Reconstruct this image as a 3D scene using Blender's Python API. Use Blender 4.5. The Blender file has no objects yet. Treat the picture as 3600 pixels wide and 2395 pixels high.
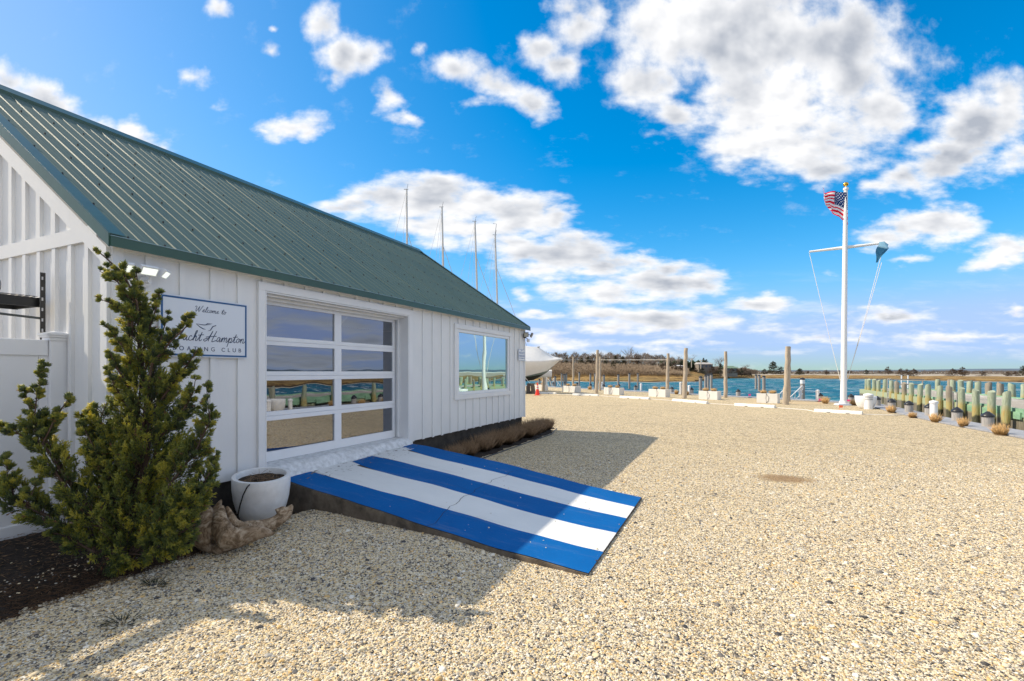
import bpy, math, random
import numpy as np
from mathutils import Vector, Matrix
S = bpy.context.scene
COL = S.collection
R = math.radians
# ------------------------------------------------------------------ camera
TH = R(24.62); SN, CS = math.sin(TH), math.cos(TH)
F, EYE, CX, HY = 1680.0, 1.71, 1800.0, 1306.0
cam = bpy.data.objects.new('camera', bpy.data.cameras.new('camera')); COL.objects.link(cam)
cam.location = (0, 0, EYE); cam.rotation_euler = (R(90), 0, TH)
cam.data.sensor_width = 36; cam.data.lens = 16.8; cam.data.shift_y = 108.5/3600
cam.data.clip_end = 20000; cam.data.clip_start = .05
S.camera = cam
S.view_settings.view_transform = 'Standard'; S.view_settings.look = 'None'
S.view_settings.exposure = 0.55; S.view_settings.gamma = 1; S.view_settings.use_curve_mapping = False
SUNV = Vector((-1.127, -.241, 1)).normalized()
sun = bpy.data.lights.new('sun', 'SUN'); sun.energy = 3.9; sun.angle = R(.53); sun.color = (1, .885, .70)
so = bpy.data.objects.new('sun', sun); COL.objects.link(so)
so.rotation_euler = SUNV.to_track_quat('Z', 'Y').to_euler(); so.location = (-20, -5, 20)
S.cycles.max_bounces = 8; S.cycles.diffuse_bounces = 3; S.cycles.transparent_max_bounces = 6
SKY = .12; CLOUD = .70

def W(X, Y, z=0): return Vector((X*CS-Y*SN, X*SN+Y*CS, z))
def G(p, z=0):                       # where the ray through a photo pixel meets height z
    Y = F*(EYE-z)/(p[1]-HY); return W((p[0]-CX)/F*Y, Y, z)
def D(px, Y, z=0): return W((px-CX)/F*Y, Y, z)
def ZA(py, Y): return EYE-(py-HY)/F*Y
R4 = lambda x, y: (1800+x/3.928, 1150+y/3.928)
R5 = lambda x, y: (2300+x/3.928, 1150+y/3.928)
R6 = lambda x, y: (2800+x/2.946, 1150+y/2.946)

# ------------------------------------------------------------------ node helpers
class NT:
    def __init__(s, tree): s.t = tree; s.n = tree.nodes; s.l = tree.links
    def node(s, typ, ins=None, **kw):
        nd = s.n.new(typ)
        for k, v in kw.items(): setattr(nd, k, v)
        for k, v in (ins or {}).items(): s.put(nd.inputs[k], v)
        return nd
    def put(s, sock, v):
        if isinstance(v, bpy.types.NodeSocket): s.l.new(v, sock)
        elif isinstance(v, bpy.types.Node): s.l.new(v.outputs[0], sock)
        elif isinstance(v, (tuple, list)) and sock.type == 'RGBA' and len(v) == 3: sock.default_value = (*v, 1)
        else: sock.default_value = v
    def m(s, op, a, b=0.0, c=0.0, clamp=False):
        nd = s.n.new('ShaderNodeMath'); nd.operation = op; nd.use_clamp = clamp
        s.put(nd.inputs[0], a); s.put(nd.inputs[1], b); s.put(nd.inputs[2], c); return nd.outputs[0]
    def vm(s, op, a, b=None, scale=None):
        nd = s.n.new('ShaderNodeVectorMath'); nd.operation = op; s.put(nd.inputs[0], a)
        if b is not None: s.put(nd.inputs[1], b)
        if scale is not None: s.put(nd.inputs[3], scale)
        return nd.outputs[1] if op in ('DOT_PRODUCT', 'LENGTH', 'DISTANCE') else nd.outputs[0]
    def noise(s, vec=None, scale=5., detail=4., rough=.5, dist=0., col=False):
        nd = s.node('ShaderNodeTexNoise', {'Scale': scale, 'Detail': detail, 'Roughness': rough, 'Distortion': dist})
        if vec is not None: s.put(nd.inputs['Vector'], vec)
        return nd.outputs[1] if col else nd.outputs[0]
    def mapr(s, v, a, b, c=0., d=1., smooth=False):
        nd = s.node('ShaderNodeMapRange', {'Value': v, 'From Min': a, 'From Max': b, 'To Min': c, 'To Max': d})
        if smooth: nd.interpolation_type = 'SMOOTHSTEP'
        return nd.outputs[0]
    def mix(s, fac, a, b, mode='MIX'):
        nd = s.n.new('ShaderNodeMix'); nd.data_type = 'RGBA'; nd.blend_type = mode
        s.put(nd.inputs[0], fac); s.put(nd.inputs[6], a); s.put(nd.inputs[7], b); return nd.outputs[2]
    def ramp(s, v, stops, const=False):
        nd = s.n.new('ShaderNodeValToRGB'); cr = nd.color_ramp
        if const: cr.interpolation = 'CONSTANT'
        while len(cr.elements) < len(stops): cr.elements.new(.5)
        for e, (p, c) in zip(cr.elements, stops): e.position = p; e.color = (*c, 1)
        s.put(nd.inputs[0], v); return nd.outputs[0]
    def co(s, kind='Object', scale=None):
        o = s.node('ShaderNodeTexCoord').outputs[kind]
        return s.vm('MULTIPLY', o, scale) if scale else o
    def pos(s, scale=None):
        o = s.node('ShaderNodeNewGeometry').outputs['Position']
        return s.vm('MULTIPLY', o, scale) if scale else o

MATS = {}
def mat(name, build=None, color=(.5, .5, .5), rough=.6, metal=0., spec=.5, var=0., vscale=3., bump=0., bscale=60., emit=None, stretch=None, world=False):
    if name in MATS: return MATS[name]
    m = bpy.data.materials.new(name); m.use_nodes = True; MATS[name] = m
    t = NT(m.node_tree); t.n.clear()
    out = t.node('ShaderNodeOutputMaterial')
    if build: t.put(out.inputs[0], build(t)); return m
    co = t.pos(stretch) if world else t.co('Object', stretch)
    c = color
    if var:
        nz = t.noise(co, vscale, 5, .6)
        f = t.mapr(nz, .3, .7, 1-var, 1+var*.4)
        c = t.vm('MULTIPLY', color, t.node('ShaderNodeCombineXYZ', {0: f, 1: f, 2: f}).outputs[0])
    p = t.node('ShaderNodeBsdfPrincipled', {'Base Color': c, 'Roughness': rough, 'Metallic': metal, 'Specular IOR Level': spec})
    if emit: p.inputs['Emission Color'].default_value = (*emit[0], 1); p.inputs['Emission Strength'].default_value = emit[1]
    if bump:
        b = t.node('ShaderNodeBump', {'Strength': 1., 'Distance': bump, 'Height': t.noise(co, bscale, 4, .6)}); t.put(p.inputs['Normal'], b.outputs[0])
    t.put(out.inputs[0], p); return m

# ------------------------------------------------------------------ world: sky and clouds, laid out by direction
CL = [  # x y rx ry rot strength, in hundredths of the picture's width units around the forward direction
(505,20,36,24,20,.8),(745,60,42,50,0,.95),(790,125,58,62,30,1.05),(845,130,44,36,0,.9),(775,180,26,28,0,.7),
(637,72,16,9,0,.6),(628,120,30,18,0,.75),(973,108,18,16,0,.55),(443,187,34,24,0,.65),(890,225,34,36,0,.85),(930,280,38,14,10,.75),
(660,290,72,30,-4,1.),(700,305,40,20,0,.9),(600,300,30,14,0,.7),(505,240,28,12,0,.4),(375,205,24,16,0,.4),
(20,190,70,40,30,.9),(100,235,100,45,28,1.1),(200,290,90,36,22,1.05),(310,320,75,34,18,1.),(370,340,40,20,0,.8),
(1060,160,68,34,20,.9),(1150,200,80,36,18,1.),(1215,240,60,34,20,1.),(1090,235,50,20,0,.5),(1255,110,60,46,-10,.95),(1330,60,64,64,0,1.05),(1310,150,52,44,0,1.),(1300,20,50,30,0,.8),(1365,30,40,40,0,.8),
(1560,60,150,110,0,1.3),(1480,190,80,70,0,1.1),(1555,265,70,44,0,.95),(1720,80,240,140,0,1.5),(1900,110,170,120,0,1.4),(1780,240,190,110,0,1.3),(1720,330,110,70,0,1.1),(1850,330,180,80,0,1.2),(1900,390,90,40,0,1.),(2020,255,110,90,0,1.1),(2060,60,60,34,0,.5),(1970,180,100,80,0,1.1),
(2260,290,130,90,-20,1.2),(2320,220,90,60,0,1.1),(2170,370,110,70,-20,1.15),(2090,410,70,40,0,.95),(2020,430,60,30,0,.8),(2330,360,70,50,0,.8),(2170,150,70,30,0,.35),
(2150,520,110,44,-4,1.15),(2210,510,70,34,0,1.),(2020,545,80,28,0,.9),(2320,575,90,42,-5,1.1),(2270,605,60,20,0,.8),(2095,600,62,14,0,.7),(2080,535,60,36,0,1.),
(790,480,80,24,0,.9),(900,460,110,50,0,1.15),(1000,455,110,58,0,1.3),(1090,470,110,50,0,1.2),(1190,500,120,60,0,1.2),(1280,505,60,34,0,1.),(1080,530,120,50,0,1.1),(1180,560,90,34,0,.9),(1010,520,120,40,0,1.1),(1330,490,20,10,0,.4),
(1290,590,150,56,0,1.2),(1400,610,120,40,0,1.05),(1250,620,110,34,0,.9),(1480,600,50,26,0,.85),(1200,590,60,34,0,.9),
(1520,655,150,44,0,1.15),(1390,675,130,36,0,1.),(1610,655,70,30,0,.95),(1290,660,60,24,0,.7),(1540,620,60,26,0,.9),
(1400,715,90,28,0,1.),(1520,735,170,34,0,1.1),(1650,740,80,22,0,.9),(1380,750,80,20,0,.85),
(1197,680,30,13,0,.8),(1238,725,46,14,0,.85),(1178,648,18,10,0,.4),(1755,700,86,20,0,1.),(2050,728,90,22,0,.95),(1960,722,40,12,0,.6),(1300,790,100,20,0,.9),(1250,780,50,18,0,.8),(2350,715,30,14,0,.8),(2200,775,200,18,0,.75),(1880,775,120,14,0,.7),(1520,790,140,12,0,.65),(1750,760,90,12,0,.5),(2000,760,90,12,0,.5),(1420,815,200,12,0,.5),(1900,630,20,14,0,.3),(1740,730,70,20,0,.4)]
wd = bpy.data.worlds.new('World'); S.world = wd; wd.use_nodes = True
t = NT(wd.node_tree); t.n.clear()
d = t.co('Generated')
sep = t.node('ShaderNodeSeparateXYZ', {0: d})
df = t.m('MAXIMUM', t.vm('DOT_PRODUCT', d, (-SN, CS, 0)), .2)
dr = t.vm('DOT_PRODUCT', d, (CS, SN, 0))
u = t.m('ADD', t.m('MULTIPLY', t.m('DIVIDE', dr, df), 11.), 11.785)
v = t.m('SUBTRACT', 8.55, t.m('MULTIPLY', t.m('DIVIDE', sep.outputs[2], df), 11.))
q = t.node('ShaderNodeCombineXYZ', {0: u, 1: v, 2: 0.}).outputs[0]
# low clouds are seen edge on: finer and flatter grain near the horizon
hz = t.mapr(v, 2., 8.2, 1., 2.0)
qs = t.node('ShaderNodeCombineXYZ', {0: u, 1: t.m('MULTIPLY', v, hz), 2: 0.}).outputs[0]
wn = t.noise(qs, 1.0, 6, .55, col=True)
wq = t.vm('ADD', q, t.vm('MULTIPLY', t.vm('SUBTRACT', wn, (.5, .5, .5)), (.95, .6, 0)))
field = None
for (x, y, rx, ry, ro, st) in CL:
    wv = wq if field is None else t.node('ShaderNodeVectorMath', {0: field, 1: (1e-7, 1e-7, 0), 2: wq}, operation='MULTIPLY_ADD').outputs[0]   # keeps the evaluation sequential
    mp = t.node('ShaderNodeMapping', {'Vector': wv, 'Location': (x/100, y/100, 0), 'Rotation': (0, 0, R(ro)), 'Scale': (rx/80, ry/80, 1)}, vector_type='TEXTURE')
    ln = t.vm('LENGTH', mp.outputs[0])
    b = t.m('MULTIPLY_ADD', ln, -st*.9, st)
    field = b if field is None else t.m('SMOOTH_MAX', field, b, .18)
field = t.m('MAXIMUM', field, -1.)
fb = t.noise(qs, 1.15, 9, .56)
fb2 = t.noise(t.vm('ADD', qs, (-.16, -.26, 0)), 1.15, 3, .5)
fb1 = t.noise(qs, 1.15, 3, .5)
e1 = t.m('ADD', field, t.m('MULTIPLY', t.m('SUBTRACT', fb, .50), 1.75))
soft = t.mapr(v, 3., 7.5, .85, .85)
dens = t.node('ShaderNodeMapRange', {'Value': e1, 'From Min': .06, 'From Max': soft, 'To Min': 0., 'To Max': 1.}, interpolation_type='SMOOTHSTEP').outputs[0]
lit = t.m('MULTIPLY', t.m('SUBTRACT', fb1, fb2), 1.5)
thick = t.mapr(t.m('ADD', field, t.m('MULTIPLY', t.m('SUBTRACT', fb1, .5), 1.2)), .42, 1.15, 0., 1., True)
big = t.mapr(t.noise(q, .42, 3, .45), .38, .60, .1, 1.)
shade = t.m('SUBTRACT', t.m('MULTIPLY', thick, t.m('MULTIPLY', big, .95)), lit, clamp=True)
ccol = t.mix(shade, (1.03, 1.03, 1.04), (.46, .50, .575))
# streaks of thin cloud low over the horizon
st = t.noise(t.node('ShaderNodeCombineXYZ', {0: u, 1: t.m('MULTIPLY', v, 6.), 2: 3.}).outputs[0], .55, 6, .6)
stm = t.m('MULTIPLY', t.mapr(st, .5, .75, 0., .5, True), t.m('MULTIPLY', t.mapr(v, 6.2, 7.4, 0, 1), t.mapr(v, 8.55, 8.1, 0.1, 1)))
veil = t.m('MULTIPLY', t.mapr(t.noise(qs, .9, 7, .65), .56, .85, 0., .25, True), 1.)
ahead = t.mapr(t.vm('DOT_PRODUCT', d, (-SN, CS, 0)), .42, .5)
den_a = t.m('MULTIPLY', t.m('MAXIMUM', t.m('MAXIMUM', dens, stm), veil), ahead)
# the rest of the sky, out of the picture: cloud cover added for neutral fill light
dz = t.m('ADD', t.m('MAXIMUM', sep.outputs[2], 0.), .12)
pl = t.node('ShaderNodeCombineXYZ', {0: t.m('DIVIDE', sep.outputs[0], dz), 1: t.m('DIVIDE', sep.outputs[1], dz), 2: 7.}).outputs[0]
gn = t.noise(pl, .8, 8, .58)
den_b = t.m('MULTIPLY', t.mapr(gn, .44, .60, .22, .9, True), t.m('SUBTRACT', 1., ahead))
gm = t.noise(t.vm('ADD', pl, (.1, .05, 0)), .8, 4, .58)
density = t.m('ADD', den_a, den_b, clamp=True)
sky = t.node('ShaderNodeTexSky', sky_type='NISHITA', sun_disc=False, sun_elevation=math.asin(SUNV.z), sun_rotation=math.atan2(SUNV.x, SUNV.y), air_density=1.0, dust_density=.35, ozone_density=2.5, altitude=0)
hs = t.node('ShaderNodeHueSaturation', {'Hue': .490, 'Saturation': t.m('MULTIPLY', t.mapr(ahead, 0., 1., .55, 1.), t.mapr(u, 1., 13., 1.25, 1.52)), 'Value': t.mapr(u, 1., 12., 1.02, 1.12), 'Color': sky.outputs[0]})  # sky saturation lowered out of view so its fill light is less blue
hsep = t.node('ShaderNodeSeparateColor', {0: hs.outputs[0]})
lim = [t.m('SMOOTH_MIN', t.m('MULTIPLY', hsep.outputs[i], g_), k_, k_*.6) for i, (k_, g_) in enumerate(((2.6, 1.), (3.72, 1.), (6.9, 1.07)))]   # thin bright horizon air
hcol = t.node('ShaderNodeCombineColor', {0: lim[0], 1: lim[1], 2: lim[2]})
bs = t.node('ShaderNodeBackground', {'Color': hcol.outputs[0], 'Strength': SKY})
bright = t.mix(t.mapr(gm, .45, .7), (.93, .99, 1.06), (.60, .64, .69))   # unseen clouds, brightened to lift the fill in the shade
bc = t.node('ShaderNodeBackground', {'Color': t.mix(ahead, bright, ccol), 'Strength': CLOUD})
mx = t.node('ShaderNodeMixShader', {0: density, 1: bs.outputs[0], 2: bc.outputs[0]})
t.put(t.node('ShaderNodeOutputWorld').inputs[0], mx)
wd.cycles.sampling_method = 'MANUAL'; wd.cycles.sample_map_resolution = 512

# ------------------------------------------------------------------ mesh helpers
class MB:
    def __init__(s): s.v = []; s.f = []; s.mi = []
    def add(s, vs, fs, mi=0):
        o = len(s.v); s.v += [tuple(p) for p in vs]; s.f += [tuple(i+o for i in f) for f in fs]; s.mi += [mi]*len(fs); return s
    def box(s, a, b, mi=0, M=None):
        x0, y0, z0 = a; x1, y1, z1 = b
        vs = [Vector(p) for p in ((x0,y0,z0),(x1,y0,z0),(x1,y1,z0),(x0,y1,z0),(x0,y0,z1),(x1,y0,z1),(x1,y1,z1),(x0,y1,z1))]
        if M: vs = [M @ p for p in vs]
        return s.add(vs, [(0,3,2,1),(4,5,6,7),(0,1,5,4),(1,2,6,5),(2,3,7,6),(3,0,4,7)], mi)
    def tube(s, pts, rad, n=8, mi=0, caps=True, flat=1., wob=0., rng=None):
        pts = [Vector(p) for p in pts]; k = len(pts)
        rad = rad if isinstance(rad, (list, tuple)) else [rad]*k
        vs = []; up = None
        for i, p in enumerate(pts):
            dd = (pts[min(i+1, k-1)]-pts[max(i-1, 0)])
            dd = dd.normalized() if dd.length > 1e-9 else Vector((0, 0, 1))
            if up is None: up = Vector((1, 0, 0)) if abs(dd.x) < .8 else Vector((0, 1, 0))
            a = (up-dd*up.dot(dd)).normalized(); up = a; b = dd.cross(a)
            for j in range(n):
                an = 2*math.pi*j/n; rr = rad[i]*(1+(rng.uniform(-wob, wob) if wob else 0))
                vs.append(p+a*math.cos(an)*rr+b*math.sin(an)*rr*flat)
        fs = [(i*n+j, i*n+(j+1) % n, (i+1)*n+(j+1) % n, (i+1)*n+j) for i in range(k-1) for j in range(n)]
        if caps: fs += [tuple(range(n-1, -1, -1)), tuple((k-1)*n+j for j in range(n))]
        return s.add(vs, fs, mi)
    def lathe(s, prof, n=24, c=(0, 0, 0), mi=0, sx=1., sy=1.):
        vs = [(c[0]+r*math.cos(2*math.pi*j/n)*sx, c[1]+r*math.sin(2*math.pi*j/n)*sy, c[2]+z) for r, z in prof for j in range(n)]
        k = len(prof)
        fs = [(i*n+j, i*n+(j+1) % n, (i+1)*n+(j+1) % n, (i+1)*n+j) for i in range(k-1) for j in range(n)]
        if prof[0][0] > 1e-4: fs.append(tuple(range(n-1, -1, -1)))
        if prof[-1][0] > 1e-4: fs.append(tuple((k-1)*n+j for j in range(n)))
        return s.add(vs, fs, mi)
    def prism(s, poly, z0, z1, mi=0):
        n = len(poly); vs = [(x, y, z0) for x, y in poly]+[(x, y, z1) for x, y in poly]
        return s.add(vs, [tuple(range(n-1, -1, -1)), tuple(range(n, 2*n))]+[(i, (i+1) % n, n+(i+1) % n, n+i) for i in range(n)], mi)
    def build(s, name, m, parent=None, smooth=False, bevel=0., loc=None):
        me = bpy.data.meshes.new(name); me.from_pydata(s.v, [], s.f); 
        for mm in (m if isinstance(m, (list, tuple)) else [m]): me.materials.append(mm)
        if any(s.mi): me.polygons.foreach_set('material_index', s.mi)
        if smooth: me.polygons.foreach_set('use_smooth', [True]*len(me.polygons))
        me.update()
        o = bpy.data.objects.new(name, me); COL.objects.link(o)
        if parent: o.parent = parent
        if loc is not None: o.location = loc
        if bevel:
            b = o.modifiers.new('bevel', 'BEVEL'); b.width = bevel; b.segments = 2; b.limit_method = 'ANGLE'
        if smooth: 
            try: me.set_sharp_from_angle(angle=R(42))
            except Exception: pass
        return o
def tag(o, label=None, cat=None, group=None, kind=None):
    if label: o['label'] = label
    if cat: o['category'] = cat
    if group: o['group'] = group
    if kind: o['kind'] = kind
    return o
def empty(name, loc, label, cat, group=None, rz=0):
    o = bpy.data.objects.new(name, None); COL.objects.link(o); o.location = loc; o.rotation_euler = (0, 0, rz); o.empty_display_size = .2
    return tag(o, label, cat, group)
def copy_tree(o, parent=None):
    c = o.copy(); COL.objects.link(c); c.parent = parent
    for ch in [x for x in o.children]: copy_tree(ch, c)
    return c
def again(src, loc, label, rz=None, sc=None, first=[None]):
    c = copy_tree(src); c.location = loc; c['label'] = label
    if rz is not None: c.rotation_euler = (0, 0, rz)
    if sc is not None: c.scale = sc if isinstance(sc, tuple) else (sc, sc, sc)
    return c
def npmesh(name, V, Fc, m, parent=None, col=None, smooth=False):
    me = bpy.data.meshes.new(name); nv, nf, k = len(V), len(Fc), Fc.shape[1]
    me.vertices.add(nv); me.vertices.foreach_set('co', V.astype('f').ravel())
    me.loops.add(nf*k); me.loops.foreach_set('vertex_index', Fc.astype('i').ravel())
    me.polygons.add(nf); me.polygons.foreach_set('loop_start', np.arange(0, nf*k, k, dtype='i')); me.polygons.foreach_set('loop_total', np.full(nf, k, 'i'))
    me.update(calc_edges=True)
    if col is not None:
        a = me.attributes.new('tint', 'FLOAT', 'POINT'); a.data.foreach_set('value', col.astype('f'))
    if smooth: me.polygons.foreach_set('use_smooth', np.ones(nf, bool))
    me.materials.append(m); o = bpy.data.objects.new(name, me); COL.objects.link(o)
    if parent: o.parent = parent
    return o
def spindles(P, Dr, L, Rd, sides=3):     # many small pointed sprigs: base P, unit direction Dr, length L, radius Rd
    n = len(P); a = np.cross(Dr, np.array([.31, .52, .79])); a /= np.linalg.norm(a, axis=1)[:, None]+1e-9; b = np.cross(Dr, a)
    rows = [P]
    for j in range(sides):
        an = 2*math.pi*j/sides
        rows.append(P+Dr*(L*.45)[:, None]+(a*math.cos(an)+b*math.sin(an))*Rd[:, None])
    rows.append(P+Dr*L[:, None])
    V = np.stack(rows, 1).reshape(-1, 3); k = sides+2
    base = (np.arange(n)*k)[:, None]
    fs = []
    for j in range(sides):
        j2 = (j+1) % sides
        fs.append(base+np.array([[0, 1+j2, 1+j]])); fs.append(base+np.array([[sides+1, 1+j, 1+j2]]))
    return V, np.concatenate(fs, 0), k
def unit(a): return a/(np.linalg.norm(a, axis=-1, keepdims=True)+1e-9)

# ------------------------------------------------------------------ materials
def m_paint(t):
    co = t.co('Object')
    n1 = t.noise(co, 1.3, 5, .6); n2 = t.noise(t.vm('MULTIPLY', co, (6, 6, .7)), 3, 5, .65)
    c = t.mix(t.mapr(n1, .35, .7), (.80, .80, .795), (.74, .745, .75))
    c = t.mix(t.mapr(n2, .62, .8, 0, .35), c, (.58, .57, .54))
    n3 = t.noise(t.vm('MULTIPLY', co, (1, 1, .2)), 40, 3, .6)
    b = t.node('ShaderNodeBump', {'Strength': .7, 'Distance': .0015, 'Height': n3})
    return t.node('ShaderNodeBsdfPrincipled', {'Base Color': c, 'Roughness': .55, 'Normal': b.outputs[0]})
PAINT = mat('white_painted_wood', m_paint)
TRIM = mat('white_trim', color=(.80, .80, .80), rough=.45, var=.06, vscale=2, bump=.0006, bscale=50)
VINYL = mat('white_vinyl', color=(.80, .81, .83), rough=.35, var=.04)
def m_roof(t):
    co = t.co('Object')
    n = t.noise(t.vm('MULTIPLY', co, (.5, 1.2, .5)), 1.3, 4, .6); f = t.noise(co, 40, 3, .6)
    c = t.mix(t.mapr(n, .35, .7), (.050, .098, .086), (.072, .125, .110))
    c = t.mix(t.mapr(f, .6, .8, 0, .3), c, (.13, .18, .165))
    return t.node('ShaderNodeBsdfPrincipled', {'Base Color': c, 'Roughness': t.mapr(n, .3, .7, .55, .66), 'Specular IOR Level': .35,
        'Normal': t.node('ShaderNodeBump', {'Strength': .4, 'Distance': .006, 'Height': t.noise(t.vm('MULTIPLY', co, (.6, 3, .6)), 2.2, 2)}).outputs[0]})
ROOF = mat('green_roof_metal', m_roof)
GREEN = mat('green_flashing', color=(.03, .085, .06), rough=.33, var=.2, vscale=2, bump=.003, bscale=5)
CONC = mat('dark_concrete', color=(.06, .05, .04), rough=.9, var=.6, vscale=5, bump=.004, bscale=50)
RAMPSIDE = mat('old_concrete', color=(.15, .12, .09), rough=.9, var=.7, vscale=6, bump=.006, bscale=45)
BLACK = mat('black_metal', color=(.012, .012, .013), rough=.4, var=.2)
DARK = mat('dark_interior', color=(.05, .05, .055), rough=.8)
def m_pane(refl, tint):
    def f(t):
        b = t.node('ShaderNodeBump', {'Strength': 1., 'Distance': .0016, 'Height': t.noise(t.co('Object'), 1.6, 1)})
        g = t.node('ShaderNodeBsdfGlossy', {'Color': tint, 'Roughness': 0., 'Normal': b.outputs[0]})
        tr = t.node('ShaderNodeBsdfTransparent', {'Color': (.30, .33, .34)})
        return t.node('ShaderNodeMixShader', {0: refl, 1: tr.outputs[0], 2: g.outputs[0]})
    return f
PANE_D = mat('tinted_door_glass', m_pane(.27, (.82, .86, .95)))
PANE_W = mat('reflective_window_glass', m_pane(.62, (.75, 1., .98)))
MULCH = mat('dark_mulch', color=(.035, .024, .017), rough=1, var=.7, vscale=18, bump=.03, bscale=45, world=True)
def m_gravel(t):
    p = t.pos()
    def layer(scale, rnd=1.):
        v = t.node('ShaderNodeTexVoronoi', {'Vector': p, 'Scale': scale, 'Randomness': rnd})
        return v
    v = layer(58.); rgb = v.outputs['Color']
    sp = t.node('ShaderNodeSeparateColor', {0: rgb})
    dots = t.node('ShaderNodeSeparateColor', {0: t.node('ShaderNodeTexVoronoi', {'Vector': p, 'Scale': 15.}).outputs['Color']}).outputs[1]
    stones = t.ramp(sp.outputs[0], [(0, (.05, .05, .055)), (.09, (.17, .15, .13)), (.22, (.38, .29, .18)), (.36, (.62, .46, .24)), (.5, (.54, .46, .34)), (.62, (.68, .54, .31)), (.78, (.74, .62, .42)), (.92, (.78, .70, .56))], True)
    dist = t.vm('LENGTH', p)
    avg = (.55, .48, .375)
    far = t.mapr(dist, 9., 34., 0., .62)
    # coarse patches where the stones lie thinner or dustier, tyre tracks across the yard
    n1 = t.noise(p, .35, 5, .6); n2 = t.noise(t.vm('MULTIPLY', p, (.12, 1.2, 1)), 1.1, 4, .65)
    vf = t.node('ShaderNodeTexVoronoi', {'Vector': p, 'Scale': 24.}); g2 = t.m('ADD', t.m('MULTIPLY', t.noise(p, 9, 5, .75), .6), t.m('MULTIPLY', t.node('ShaderNodeSeparateColor', {0: vf.outputs['Color']}).outputs[0], .4))
    c = t.mix(far, stones, t.mix(t.mapr(g2, .35, .65), (.38, .30, .18), (.83, .68, .43)))
    c = t.mix(t.mapr(n1, .5, .75, 0, .4), c, (.66, .53, .33))
    c = t.mix(t.mapr(n2, .54, .72, 0, .42), c, (.34, .28, .20))
    c = t.mix(t.m('MULTIPLY', t.m('GREATER_THAN', dots, .84), t.mapr(dist, 8., 14., 0., .5)), c, (.20, .15, .10))
    # damp brown patch over a drain
    pd = t.vm('LENGTH', t.vm('MULTIPLY', t.vm('SUBTRACT', p, (.77, 8.71, 0)), (1., 1.5, 1)))
    c = t.mix(t.mapr(t.m('ADD', pd, t.m('MULTIPLY', t.noise(p, 7, 4), .35)), .72, .42, 0, .85), c, t.mix(t.mapr(t.noise(p, 60, 3, .7), .35, .65), (.14, .085, .04), (.42, .27, .14)))
    # sand mound round the flagpole
    ps = t.vm('LENGTH', t.vm('MULTIPLY', t.vm('SUBTRACT', p, (3.2, 30.6, 0)), (.45, .62, 1)))
    c = t.mix(t.mapr(t.m('ADD', ps, t.m('MULTIPLY', t.noise(p, 1.5, 4), .9)), 2.1, 1.3, 0, .85), c, (.56, .43, .26))
    hgt = t.m('MULTIPLY', t.m('SUBTRACT', 1., t.m('MULTIPLY', v.outputs['Distance'], 1.)), 1.)
    b = t.node('ShaderNodeBump', {'Strength': .9, 'Distance': .014, 'Height': hgt})
    b2 = t.node('ShaderNodeBump', {'Strength': .8, 'Distance': .05, 'Height': t.noise(p, 3, 6, .7), 'Normal': b.outputs[0]})
    return t.node('ShaderNodeBsdfPrincipled', {'Base Color': c, 'Roughness': .9, 'Specular IOR Level': .2, 'Normal': b2.outputs[0]})
GRAVEL = mat('gravel', m_gravel)
def m_pebble(t):
    a = t.node('ShaderNodeObjectInfo').outputs['Random']
    c = t.ramp(a, [(0, (.045, .045, .05)), (.09, (.15, .14, .13)), (.19, (.32, .26, .19)), (.27, (.64, .42, .17)), (.36, (.42, .39, .34)), (.48, (.64, .53, .35)), (.60, (.70, .60, .44)), (.74, (.76, .63, .41)), (.84, (.77, .72, .62))], True)
    n = t.noise(t.co('Object'), 1.5, 3, .6)
    c = t.mix(t.mapr(n, .4, .75, 0, .25), c, (.42, .36, .28))
    return t.node('ShaderNodeBsdfPrincipled', {'Base Color': c, 'Roughness': .7, 'Specular IOR Level': .3})
PEB = mat('pebble', m_pebble)
def m_stripe(base, dark):
    def f(t):
        p = t.co('Object'); n = t.noise(p, 1.2, 5, .6); g = t.noise(p, 220, 3, .7); sx = t.node('ShaderNodeSeparateXYZ', {0: p}).outputs[0]
        c = t.mix(t.mapr(n, .35, .7), base, dark); c = t.mix(t.mapr(t.noise(p, 45, 4, .8), .35, .65, 0, .35), c, dark); c = t.mix(t.mapr(t.noise(t.vm('MULTIPLY', p, (.5, 3, 1)), 1.6, 6, .75), .55, .75, 0, .28), c, (.30, .30, .30))
        wear = t.mapr(t.m('ADD', t.noise(t.vm('MULTIPLY', p, (2.5, 1, 1)), 9, 7, .75), t.mapr(sx, -4.3, -5., 0, .13)), .66, .70)
        c = t.mix(t.m('MULTIPLY', wear, t.mapr(sx, -4.0, -4.7, .12, .9)), c, (.16, .14, .12))
        spk = t.mapr(t.noise(p, 70, 2, .5), .74, .76)
        c = t.mix(t.m('MULTIPLY', spk, .6), c, (.5, .5, .48))
        b = t.node('ShaderNodeBump', {'Strength': 1., 'Distance': .003, 'Height': g})
        return t.node('ShaderNodeBsdfPrincipled', {'Base Color': c, 'Roughness': .75, 'Specular IOR Level': .12, 'Normal': b.outputs[0]})
    return f
BLUE = mat('blue_ramp_paint', m_stripe((.000, .125, .41), (.000, .095, .33)))
WHITE = mat('white_ramp_paint', m_stripe((.80, .80, .79), (.70, .71, .71)))
THRESH = mat('painted_threshold', color=(.74, .75, .76), rough=.7, var=.3, vscale=14, bump=.005, bscale=30)
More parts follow.
